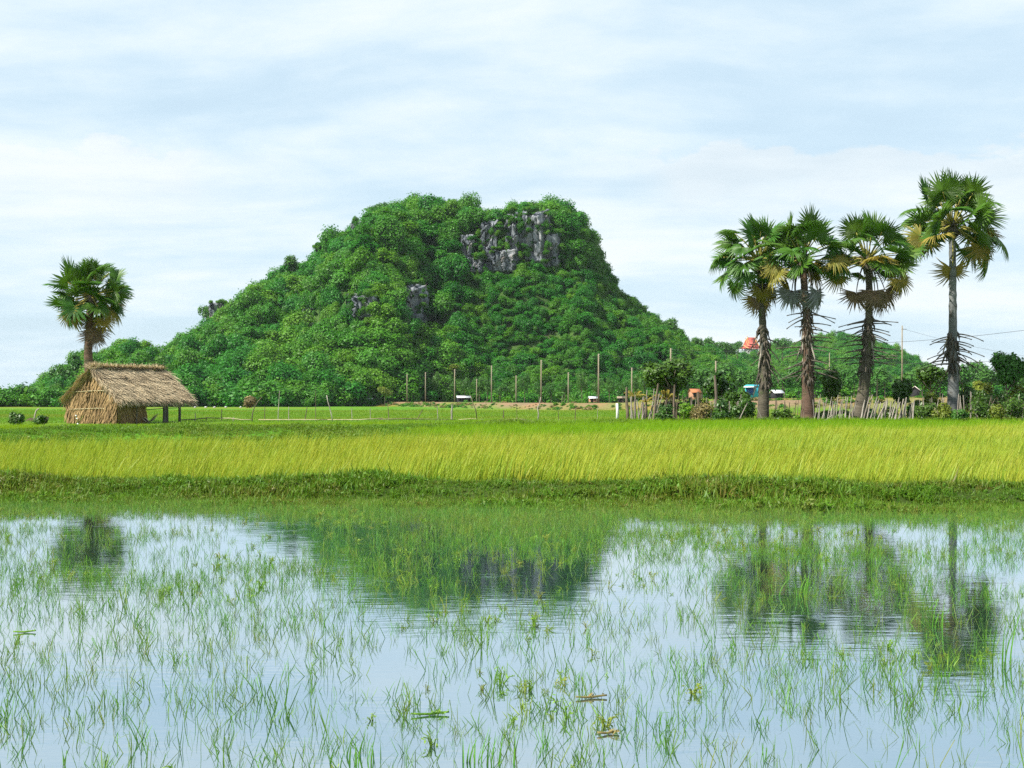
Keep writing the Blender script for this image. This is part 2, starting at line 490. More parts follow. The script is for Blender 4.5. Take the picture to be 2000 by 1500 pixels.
gx = graded([(0, 14, 0.3), (14, 45, 1.0), (45, 140, 4.0), (140, 600, 25), (600, 2600, 250)])
gx = np.concatenate([-gx[::-1], gx[1:]])
gy = graded([(-60, 0, 10), (0, 15, 1.5), (15, 26, 0.22), (26, 80, 0.8), (80, 130, 2.0), (130, 400, 4.0), (400, 800, 25), (800, 2700, 200)])
GX, GY = np.meshgrid(gx, gy)
GZ = ground_z(GX, GY)
nx, ny = len(gx), len(gy)
I = np.arange(nx * ny).reshape(ny, nx)
Q = np.stack([I[:-1, :-1], I[:-1, 1:], I[1:, 1:], I[1:, :-1]], -1).reshape(-1, 4)
rd, rt = road_dist(GX, GY)
dirt = ((1 - sstep(3.5, 7.5, rd + 2.0 * fbm(GX * 0.15, GY * 0.15, 3))) * (0.45 + 0.55 * sstep(-.3, .2, fbm(GX * 0.12 + 5, GY * 0.05, 3))))[..., None] * (GY > 60)[..., None]
band = sstep(-0.15, 0.4, fbm(GX * 0.02 + 4, GY * 0.045, 3))[..., None]
green = np.array([0.085, 0.235, 0.012]); yell = np.array([0.20, 0.215, 0.02])
colr = green * (1 - band) + yell * band
dry = (sstep(10, 30, GX) * sstep(85, 110, GY) * sstep(-0.35, 0.25, fbm(GX * 0.06, GY * 0.05 + 8, 3)))[..., None]
colr = colr * (1 - dry) + np.array([0.30, 0.185, 0.085]) * dry
edge = (sstep(5, -12, GX * 0 + np.abs(rd - 9)) * (GY > 100))[..., None]
colr = colr * (1 - 0.5 * edge) + np.array([0.27, 0.17, 0.05]) * 0.5 * edge
colr = colr * (1 - dirt) + np.array([0.25, 0.17, 0.105]) * dirt
dsh = GY - shore(GX)
under = (1 - sstep(-0.1, 0.5, dsh))[..., None]
bankm = (sstep(-0.1, 0.5, dsh) * (1 - sstep(2.0, 2.8, dsh)))[..., None]
colr = colr * (1 - bankm) + np.array([0.045, 0.075, 0.012]) * bankm
ricem = (sstep(2.0, 2.8, dsh) * (GY < rice_far(GX)))[..., None]
colr = colr * (1 - ricem) + np.array([0.07, 0.12, 0.01]) * ricem
colr = colr * (1 - under) + np.array([0.06, 0.05, 0.03]) * under
o = obj('ground', mesh_np('ground', np.stack([GX, GY, GZ], -1).reshape(-1, 3), Q, None, [M_ground], col=colr.reshape(-1, 3), smooth=True))
o['kind'] = 'structure'

# pond surface: follows the shore, runs under the bank
wx = np.linspace(-70, 70, 281)
wrows = []
for k, f in enumerate(np.linspace(0, 1, 12)):
    yy = -50 + (shore(wx) + 0.25 + 50) * f
    wrows.append(np.stack([wx, yy, np.full_like(wx, WATER_Z)], -1))
V = np.concatenate(wrows)
I = np.arange(len(V)).reshape(12, -1)
Q = np.stack([I[:-1, :-1], I[:-1, 1:], I[1:, 1:], I[1:, :-1]], -1).reshape(-1, 4)
o = obj('water', mesh_np('water', V, Q, None, [M_water], smooth=True))
o['kind'] = 'structure'

# ------------------------------------------------------------------ hills
MAIN_D = 430.0
MP = np.array([(250, 783), (300, 735), (330, 690), (350, 668), (385, 655), (400, 648), (440, 612), (470, 585), (505, 558), (560, 518), (585, 508),
               (615, 500), (640, 470), (670, 450), (700, 440), (716, 416), (745, 408), (780, 396), (805, 388), (840, 388), (880, 388),
               (908, 397), (924, 411), (960, 416), (1000, 415), (1030, 394), (1060, 398), (1110, 413), (1130, 421), (1142, 452), (1157, 492),
               (1190, 527), (1207, 557), (1260, 592), (1282, 617), (1322, 640), (1335, 657), (1380, 674), (1430, 700), (1500, 740), (1560, 783)], float)
def main_hill(x, y):
    x = np.asarray(x, float); y = np.asarray(y, float)
    yc = MAIN_D + 10 * fbm(x * 0.02, 0.5, 2)
    px = px_of(x, y)
    ph = (HZ - np.interp(px, MP[:, 0], MP[:, 1]))
    sub = np.interp(px, [850, 930, 1080, 1150], [27, 22, 22, 17]) * sstep(20, 80, ph)
    H = np.maximum(ph - sub, 0) / FPX * yc
    yf = np.interp(px, [200, 500, 750, 900, 1300, 1600], [292, 296, 318, 345, 352, 350])
    tt = np.clip((y - yf) / (yc - yf), 0, 1)
    sh = np.sin(tt * pi / 2) ** 0.95 * 0.55 + tt * 0.45
    cm = sstep(880, 920, px) * (1 - sstep(1090, 1130, px))
    stp = np.where(tt < 0.60, tt / 0.60 * 0.63, 0.63 + 0.34 * sstep(0.60, 0.70, tt) + 0.03 * np.clip((tt - 0.7) / 0.3, 0, 1))
    sh = sh * (1 - cm) + stp * cm
    z = H * sh
    env = np.sin(np.clip(tt, 0, 1) * pi)
    z = z + env * (9.0 * fbm(x * 0.035, y * 0.03, 4) + 4.0 * fbm(x * 0.1, y * 0.09, 3)) * sstep(5, 25, H)
    z = z + env * 8.0 * np.exp(-((px - 690 - 60 * (1 - tt)) / 60) ** 2)
    z = z - env * 8.5 * np.exp(-((px - 840) / 40) ** 2) * (1 - sstep(0.5, 0.75, tt))
    z = z + env * 4.0 * np.exp(-((px - 470) / 50) ** 2) - env * 3.0 * np.exp(-((px - 560) / 35) ** 2)
    z = np.minimum(z, (ph - sub - 5 * sstep(20, 80, ph)) / FPX * y + CAMZ * .5)
    zb = H * np.clip(1 - (np.maximum(y - yc, 0) / 120) ** 1.6, 0, 1)
    z = np.where(y > yc, zb, z)
    return np.where((tt <= 0) | (H <= 0), -3.0, z)

LD = 345.0
LP = np.array([(40, 790), (75, 783), (92, 765), (105, 735), (120, 705), (150, 687), (200, 667), (240, 652), (262, 648), (292, 660), (325, 682), (350, 720), (385, 783)], float)
def left_hill(x, y):
    x = np.asarray(x, float); y = np.asarray(y, float)
    px = px_of(x, y)
    ph = HZ - np.interp(px, LP[:, 0], LP[:, 1])
    H = np.maximum(ph - 34 * sstep(15, 80, ph), 0) / FPX * LD
    tt = np.clip((y - 300) / (LD - 300), 0, 1)
    z = H * (0.6 * np.sin(tt * pi / 2) + 0.4 * tt) + 1.2 * np.sin(tt * pi) * fbm(x * 0.08, y * 0.08, 3)
    z = np.where(y > LD, H * np.clip(1 - ((y - LD) / 60) ** 1.6, 0, 1), z)
    return np.where((tt <= 0) | (H <= 0), -3.0, z)

RD = 720.0
RP = np.array([(1180, 783), (1250, 740), (1330, 690), (1370, 672), (1410, 668), (1440, 685), (1490, 672), (1520, 660), (1560, 657), (1600, 648), (1645, 640), (1690, 648), (1730, 662),
               (1770, 680), (1800, 697), (1830, 715), (1880, 738), (1960, 755), (2050, 765), (2150, 783)], float)
def right_hill(x, y):
    x = np.asarray(x, float); y = np.asarray(y, float)
    px = px_of(x, y)
    ph = HZ - np.interp(px, RP[:, 0], RP[:, 1])
    H = np.maximum(ph - 20 * sstep(15, 50, ph), 0) / FPX * RD
    tt = np.clip((y - 560) / (RD - 560), 0, 1)
    z = H * (0.6 * np.sin(tt * pi / 2) + 0.4 * tt) + 3.0 * np.sin(tt * pi) * fbm(x * 0.03, y * 0.03, 3)
    z = np.where(y > RD, H * np.clip(1 - ((y - RD) / 130) ** 1.6, 0, 1), z)
    return np.where((tt <= 0) | (H <= 0), -3.0, z)

def hill_mesh(name, f, xr, yr, sx, sy):
    xs = np.arange(xr[0], xr[1], sx); ys = np.arange(yr[0], yr[1], sy)
    X, Y = np.meshgrid(xs, ys); Z = f(X, Y)
    Z = np.where(Z < 0, -2.5, Z)
    I = np.arange(X.size).reshape(X.shape)
    Q = np.stack([I[:-1, :-1], I[:-1, 1:], I[1:, 1:], I[1:, :-1]], -1).reshape(-1, 4)
    return mesh_np(name, np.stack([X, Y, Z], -1).reshape(-1, 3), Q, None, [M_hill], smooth=True)

HILL = obj('hill', hill_mesh('hill', main_hill, (-125, 95), (286, 560), 1.6, 1.6)); HILL['kind'] = 'structure'
HILL['label'] = 'large wooded limestone hill with a flat cliffed top in the middle'
HILL_L = obj('hill', hill_mesh('hill_low', left_hill, (-125, -72), (296, 410), 1.5, 1.5)); HILL_L['kind'] = 'structure'
HILL_L['label'] = 'low wooded knoll behind the thatched hut'
HILL_R = obj('hill', hill_mesh('hill_far', right_hill, (40, 310), (556, 860), 4, 4)); HILL_R['kind'] = 'structure'
HILL_R['label'] = 'distant rounded wooded hill behind the palms'

def hit(px, py, f, y0, y1, n=800):
    ys = np.linspace(y0, y1, n)
    x = (px - 1000) / FPX * ys; z = CAMZ + (HZ - py) / FPX * ys
    hz = f(x, ys)
    k = np.argmax(hz > z)
    return np.array([x[k], ys[k], z[k]]) if hz[k] > z[k] else None

# ------------------------------------------------------------------ scatter
def template(name, me):
    return bpy.data.objects.new(name, me)

def scatter(name, P, rot, scl, idx, ptint, temps, label, cat, parent=None):
    n = len(P)
    me = bpy.data.meshes.new(name)
    me.vertices.add(n)
    me.vertices.foreach_set('co', np.asarray(P, np.float32).ravel())
    for nm, ty, key, dat in (('rot', 'FLOAT_VECTOR', 'vector', rot), ('scl', 'FLOAT_VECTOR', 'vector', scl), ('ptint', 'FLOAT', 'value', ptint), ('pick', 'INT', 'value', idx)):
        a = me.attributes.new(nm, ty, 'POINT')
        a.data.foreach_set(key, np.asarray(dat, np.int32 if ty == 'INT' else np.float32).ravel())
    col = bpy.data.collections.new(name + '_plants')
    for i, tm in enumerate(temps):
        tm.name = '%s_plant_%02d' % (name, i)
        col.objects.link(tm)
    ng = bpy.data.node_groups.new(name + '_scatter', 'GeometryNodeTree')
    ng.interface.new_socket('Geometry', in_out='INPUT', socket_type='NodeSocketGeometry')
    ng.interface.new_socket('Geometry', in_out='OUTPUT', socket_type='NodeSocketGeometry')
    N = ng.nodes; L = ng.links
    gi = N.new('NodeGroupInput'); go = N.new('NodeGroupOutput')
    ci = N.new('GeometryNodeCollectionInfo'); ci.inputs[0].default_value = col
    ci.inputs['Separate Children'].default_value = True; ci.inputs['Reset Children'].default_value = True
    ip = N.new('GeometryNodeInstanceOnPoints'); ip.inputs['Pick Instance'].default_value = True
    def att(nm, ty):
        a = N.new('GeometryNodeInputNamedAttribute'); a.data_type = ty; a.inputs[0].default_value = nm; return a.outputs[0]
    L.new(gi.outputs[0], ip.inputs['Points']); L.new(ci.outputs[0], ip.inputs['Instance'])
    L.new(att('pick', 'INT'), ip.inputs['Instance Index'])
    e2r = N.new('FunctionNodeEulerToRotation'); L.new(att('rot', 'FLOAT_VECTOR'), e2r.inputs[0])
    L.new(e2r.outputs[0], ip.inputs['Rotation']); L.new(att('scl', 'FLOAT_VECTOR'), ip.inputs['Scale'])
    L.new(ip.outputs[0], go.inputs[0])
    o = obj(name, me, parent)
    md = o.modifiers.new('scatter', 'NODES'); md.node_group = ng
    o['kind'] = 'stuff'
    if label: o['label'] = label
    if cat: o['category'] = cat
    return o

# ------------------------------------------------------------------ foliage builders
def leaf_quads(C, N, size, asp=0.55, rs=None, fold=0.15):
    """one folded diamond leaf per centre C facing N; returns V (n*4), Q"""
    rs = rs or R
    n = len(C)
    N = N / (np.linalg.norm(N, axis=1)[:, None] + 1e-9)
    r = rs.normal(size=(n, 3))
    u = np.cross(N, r); u /= np.linalg.norm(u, axis=1)[:, None] + 1e-9
    v = np.cross(N, u)
    s = np.asarray(size).reshape(-1, 1)
    V = np.stack([C - u * s, C + v * s * asp - N * s * fold, C + u * s, C - v * s * asp - N * s * fold], 1).reshape(-1, 3)
    Q = np.arange(n * 4).reshape(-1, 4)
    return V, Q

def crown_mesh(name, mat, seed, n=1300, R0=(1, 1, 0.8), lobes=9, lobe_r=(0.35, 0.55), leaf=0.10, asp=0.6, up=0.35, shell=0.55, droop=0.0):
    rs = np.random.RandomState(seed)
    d = rs.normal(size=(lobes, 3)); d /= np.linalg.norm(d, axis=1)[:, None]
    d[:, 2] = d[:, 2] * 0.8 + 0.1
    C = d * rs.uniform(0.35, 0.72, (lobes, 1))
    C[0] = 0
    lr = rs.uniform(*lobe_r, lobes); lr[0] *= 1.15
    k = rs.choice(lobes, n, p=lr ** 2 / (lr ** 2).sum())
    q = rs.normal(size=(n, 3)); q[:, 2] += up; q /= np.linalg.norm(q, axis=1)[:, None]
    rad = lr[k] * (1 - shell * rs.rand(n) ** 2.2)
    P = C[k] + q * rad[:, None] * (1 + 0.18 * rs.normal(size=(n, 1)))
    inner = np.full(n, False)
    for j in range(lobes):
        inner |= (np.linalg.norm(P - C[j], axis=1) < lr[j] * 0.6) & (k != j)
    keep = ~inner | (rs.rand(n) < 0.25)
    P = P[keep]; q = q[keep]; m = len(P)
    nn = q + rs.normal(size=(m, 3)) * 0.45 + np.array([0, 0, 0.35])
    V, Q = leaf_quads(P, nn, leaf * rs.uniform(0.6, 1.35, m), asp, rs)
    lobe_t = rs.uniform(-0.18, 0.18, lobes)[k][keep]
    ti = np.clip(0.45 + lobe_t + rs.normal(size=m) * 0.22, 0, 1)
    return mesh_np(name, V * np.asarray(R0), Q, None, [mat], tint=np.repeat(ti, 4))

def grass_tuft(mat, seed, n=12, h=(0.3, 0.5), w=0.012, lean=(0.15, 0.0), spread=0.08, curve=0.35, tip=1.0, base_t=0.1, segs=3, name='tuft'):
    rs = np.random.RandomState(seed)
    mb = MB()
    for i in range(n):
        a = rs.uniform(0, 2 * pi); L = rs.uniform(*h)
        b0 = np.array([rs.normal() * spread, rs.normal() * spread, 0])
        out = np.array([cos(a), sin(a), 0]) * rs.uniform(0.1, 1) * curve + np.array([lean[0], lean[1], 0]) * rs.uniform(0.6, 1.3)
        side = np.array([-sin(a + rs.normal() * 0.8), cos(a + rs.normal() * 0.8), 0]); side /= np.linalg.norm(side)
        V = []; tt = []
        for s in range(segs + 1):
            f = s / segs
            p = b0 + np.array([0, 0, L * f * (1 - 0.22 * f * np.linalg.norm(out))]) + out * L * f ** 2
            ww = w * (1 - f ** 1.6) * rs.uniform(0.8, 1.2) + 0.0008
            V += [p - side * ww / 2, p + side * ww / 2]
            tt += [base_t + (tip - base_t) * f + rs.normal() * 0.08] * 2
        Q = [[2 * s, 2 * s + 1, 2 * s + 3, 2 * s + 2] for s in range(segs)]
        mb.add(V, Q, tint=np.clip(tt, 0, 1))
    return template(name, mb.mesh(name, [mat]))

# ------------------------------------------------------------------ rocks on the hill
ROCKS = [  # centre px, width px, height px, tilt
    (1030, 470, 62, 100), (1012, 455, 34, 66), (1068, 492, 48, 66), (955, 465, 34, 62), (915, 485, 26, 50), (978, 512, 66, 46), (1052, 434, 46, 26), (1000, 478, 26, 80),
    (803, 600, 40, 80), (712, 602, 46, 46), (690, 590, 26, 30), (706, 452, 34, 36), (640, 574, 26, 16), (602, 620, 22, 34), (612, 640, 14, 16), (428, 608, 34, 30), (626, 494, 14, 26),
    (1040, 408, 30, 14), (872, 402, 16, 14), (930, 520, 30, 34),
]
rock_zone = []
def rock_mesh(w, h, seed):
    n, m = 44, 52
    u = np.linspace(-1, 1, n); v = np.linspace(-1, 1, m)
    Ug, Vg = np.meshgrid(u, v)
    s = seed * 3.7
    # jagged outline
    we = 1 - 0.35 * np.abs(fbm(Vg * 2.5 + s, s + 0 * Vg, 3))
    X = Ug * w / 2 * we; Z = Vg * h / 2 * (1 - 0.3 * np.abs(fbm(Ug * 2.2 + s, s + 9 + 0 * Ug, 3)))
    rr_ = np.random.RandomState(seed * 13 + 5); nc = int(14 + w * h / 14)
    su, sv = rr_.uniform(-1.1, 1.1, nc), rr_.uniform(-1.1, 1.1, nc)
    wu = Ug + .10 * fbm(Ug * 3 + s, Vg * 3, 3); wv = Vg + .10 * fbm(Ug * 3, Vg * 3 + s, 3)
    dd = np.sqrt((wu[..., None] - su) ** 2 * (w / h * 1.9) + (wv[..., None] - sv) ** 2 * (h / w * .3))
    k = np.argmin(dd, -1); ds = np.sort(dd, -1); gap = ds[..., 1] - ds[..., 0]
    dep = rr_.uniform(0, 2.0, nc); tu = rr_.normal(size=nc) * 1.2; tv = rr_.normal(size=nc) * .6
    D = dep[k] + (Ug - su[k]) * tu[k] + (Vg - sv[k]) * tv[k] + .5 * fbm(Ug * 6 + s, Vg * 2 + s, 4) - .7 * (gap < .035)
    rim = np.maximum(np.abs(Ug), np.abs(Vg))
    Y = -D + 6.0 * sstep(0.72, 1.0, rim) - 0.6 * Vg * 0
    I = np.arange(n * m).reshape(m, n)
    Q = np.stack([I[:-1, :-1], I[:-1, 1:], I[1:, 1:], I[1:, :-1]], -1).reshape(-1, 4)
    return mesh_np('cliff', np.stack([X, Y, Z], -1).reshape(-1, 3), Q, None, [M_rock])
for i, (cx, cy, pw, phh) in enumerate(ROCKS):
    q = hit(cx, cy, main_hill, 286, 470)
    if q is None:
        q = W(cx, cy, 424)
    sc = q[1] / FPX
    obj('cliff', rock_mesh(pw * sc * 1.25, phh * sc * 1.25, i + 1), HILL, (q[0], q[1] - 2.6, q[2]), (0, 0, radians(R.uniform(-18, 10))))
    rock_zone.append((cx, cy, pw, phh, q[1]))

# ------------------------------------------------------------------ forests on the hills
def forest_templates(mat, base, n=10):
    out = []
    for i in range(n):
        sp = [(1, 1, 0.75), (1, 1, 0.95), (1, 1, 0.6), (0.9, 0.9, 1.1)][i % 4]
        out.append(template('tree', crown_mesh('crown', mat, base + i, n=3600, R0=sp, lobes=6 + (i * 5) % 7, lobe_r=(0.26, 0.46), leaf=0.052 if i % 2 else 0.064, up=0.35)))
    return out

def forest(name, f, xr, yr, n, size, label, seed, step, skip=None, zoff=0.35, smallf=None):
    rs = np.random.RandomState(seed)
    X = rs.uniform(xr[0], xr[1], n); Y = rs.uniform(yr[0], yr[1], n)
    Z = f(X, Y)
    ok = Z > 0.0
    X, Y, Z = X[ok], Y[ok], Z[ok]
    S = size[0] + (size[1] - size[0]) * rs.beta(1.0, 3.0, len(X))
    if smallf is not None:
        S = S * smallf(X, Y, Z)
    # thin out: reject trees too close to a bigger one
    order = np.argsort(-S)
    cell = step; grid = {}; keep = []
    for i in order:
        gx_, gy_ = int(X[i] // cell), int(Y[i] // cell)
        bad = False
        for a in (-1, 0, 1):
            for b in (-1, 0, 1):
                for j in grid.get((gx_ + a, gy_ + b), ()):
                    if (X[i] - X[j]) ** 2 + (Y[i] - Y[j]) ** 2 + (Z[i] - Z[j]) ** 2 < (0.70 * max(S[i], S[j] * 0.9)) ** 2:
                        bad = True; break
                if bad: break
            if bad: break
        if not bad:
            grid.setdefault((gx_, gy_), []).append(i); keep.append(i)
    k = np.array(keep)
    X, Y, Z, S = X[k], Y[k], Z[k], S[k]
    if skip is not None:
        m = ~skip(X, Y, Z + S * zoff, S)
        X, Y, Z, S = X[m], Y[m], Z[m], S[m]
    P = np.stack([X, Y, Z + S * zoff], -1)
    rot = np.stack([rs.normal(size=len(X)) * 0.15, rs.normal(size=len(X)) * 0.15, rs.uniform(0, 6.28, len(X))], -1)
    scl = S[:, None] * rs.uniform(0.85, 1.15, (len(X), 3))
    tint = np.clip(0.35 + 0.5 * fbm(X * 0.03, Y * 0.03 + 7, 3) + rs.normal(size=len(X)) * 0.36, 0, 1)
    temps = forest_templates(M_forest, seed * 10)
    o = scatter(name, P, rot, scl, rs.randint(0, len(temps), len(X)), tint, temps, label, 'forest')
    print(name, len(X))
    return o

def skip_rocks(X, Y, Z, S):
    px = px_of(X, Y); py = py_of(Z, Y); r = S / Y * FPX
    out = np.zeros(len(X), bool)
    for cx, cy, pw, phh, D in rock_zone:
        e = ((px - cx) / (pw / 2 + 0.25 * r)) ** 2 + ((py - cy) / (phh / 2 + 0.15 * r)) ** 2 < 1
        out |= e & (Y < D + 3) & (Y > D - 45)
    return out

def main_small(X, Y, Z):
    px = px_of(X, Y); py = py_of(Z, Y)
    return 1 - 0.42 * sstep(860, 960, px) * sstep(480, 560, py)

forest('forest', main_hill, (-125, 95), (292, 470), 34000, (1.4, 7.4), 'dense green broadleaf forest covering the large hill', 3, 5.2, skip_rocks, smallf=main_small)
forest('forest', left_hill, (-125, -72), (300, 380), 2600, (1.6, 5.6), 'green forest covering the low knoll behind the hut', 4, 4.8)
forest('forest', right_hill, (50, 300), (566, 760), 9000, (2.2, 6.0), 'hazy forest covering the distant hill behind the palms', 5, 7)

# ------------------------------------------------------------------ sugar palms
def fan_mesh(name, mat, seed, r=1.05, segs=34, arc=150, bend=-20, droop=0.25, cup=0.18, ragged=0.08, fold=0.0, split=0.45):
    """pleated fan blade; hub at the origin, points along +Y, upper side +Z"""
    rs = np.random.RandomState(seed)
    mb = MB()
    phis = np.radians(np.linspace(-arc, arc, segs + 1))
    r0 = 0.05 * r; r1 = r * split * rs.uniform(0.92, 1.08)
    def P(phi, rad, zz):
        x, y = rad * sin(phi), rad * cos(phi)
        z = zz - cup * (rad / r) ** 2 * r + fold * abs(sin(phi)) * rad
        return [x, y, z]
    for i in range(segs):
        a, b = phis[i], phis[i + 1]; m = (a + b) / 2
        L = r * (0.80 + 0.2 * cos(m * 0.75)) * rs.uniform(1 - ragged, 1 + ragged)
        dr = droop * rs.uniform(0.4, 1.6); tw = rs.normal() * 0.05
        pl = 0.035 * r
        rm = r1 + (L - r1) * 0.45
        wm = (b - a) * 0.30
        V = [P(a, r0, 0), P(m, r0, 0.3 * pl), P(b, r0, 0),
             P(a, r1, 0), P(m, r1, pl), P(b, r1, 0),
             P(m + tw - wm, rm, -dr * 0.2 * r), P(m + tw, rm, pl - dr * 0.2 * r), P(m + tw + wm, rm, -dr * 0.2 * r),
             P(m + tw * 1.6, L, -dr * 0.8 * r)]
        Q = [[0, 1, 4, 3], [1, 2, 5, 4], [3, 4, 7, 6], [4, 5, 8, 7]]
        T = [[6, 7, 9], [7, 8, 9]]
        t0 = np.clip(0.4 + rs.normal() * 0.16, 0, 1)
        mb.add(V, Q, T, tint=np.clip([t0 - .15, t0 + .25, t0 - .15, t0 - .15, t0 + .2, t0 - .15, t0, t0 + .2, t0, t0 + .45], 0, 1))
    M = np.array(Matrix.Rotation(radians(bend), 3, 'X'))
    mb.V = [v @ M.T for v in mb.V]
    return mb.mesh(name, [mat])

FAN = [fan_mesh('leaf_blade', M_palm, 100 + i, bend=[-5, -15, -25, 0, -30, 10, -18, -10][i], droop=[.08, .12, .2, .1, .22, .05, .14, .08][i], cup=[.05, .1, .16, -.05, .12, -.12, .08, -.1][i], arc=[120, 135, 118, 142, 125, 135, 115, 138][i]) for i in range(8)]
FAN_OLD = [fan_mesh('leaf_blade', M_palm_old, 130 + i, bend=[-15, -5, 10][i], droop=.25, cup=.12, arc=128, ragged=.15) for i in range(3)]
FAN_DEAD = [fan_mesh('leaf_blade', M_palm_dead, 140 + i, bend=[0, 12, -8][i], droop=.15, cup=.1, arc=100, ragged=.22, fold=-0.12, split=.46) for i in range(3)]
FAN_GREY = [fan_mesh('leaf_blade', M_palm_grey, 150 + i, bend=[0, 10, -8][i], droop=.15, cup=.1, arc=110, ragged=.2, fold=-0.08, split=.5) for i in range(3)]

def stalk_mesh(L, sag, r0=0.05, r1=0.022, mat=None, knob=False):
    mb = MB()
    s = np.linspace(0, 1, 6)
    P = np.stack([0 * s, L * s, -sag * L * s ** 2], -1)
    rr = r0 + (r1 - r0) * s
    if knob: rr[-1] = r1 * 1.9
    mb.tube(P, rr, 5, tint=0.3 + 0.5 * s)
    return mb.mesh('stalk', [mat]), P[-1], math.atan2(-2 * sag, 1)

STALKS = {}
def frond(palm, base, az, el, L, blade, stalk_mat, roll=0.0, sag=0.12, scale=1.0, pitch=0.0, label=None):
    """stalk + fan as one frond; az measured from +X towards +Y"""
    key = (round(L, 1), round(sag, 1), stalk_mat.name)
    if key not in STALKS:
        STALKS[key] = stalk_mesh(key[0], key[1], mat=stalk_mat)
    sm, tip, ang = STALKS[key]
    M = Matrix.Rotation(az - pi / 2, 4, 'Z') @ Matrix.Rotation(el, 4, 'X')
    fr = obj('frond', blade, palm)
    Mt = M @ Matrix.Translation(Vector(tip)) @ Matrix.Rotation(ang + pitch, 4, 'X') @ Matrix.Rotation(roll, 4, 'Y')
    fr.matrix_local = Matrix.Translation(Vector(base)) @ Mt @ Matrix.Scale(scale, 4)
    if label: fr['label'] = label
    st = obj('stalk', sm, fr)
    st.matrix_local = Matrix.Scale(1 / scale, 4) @ Mt.inverted() @ M
    return fr

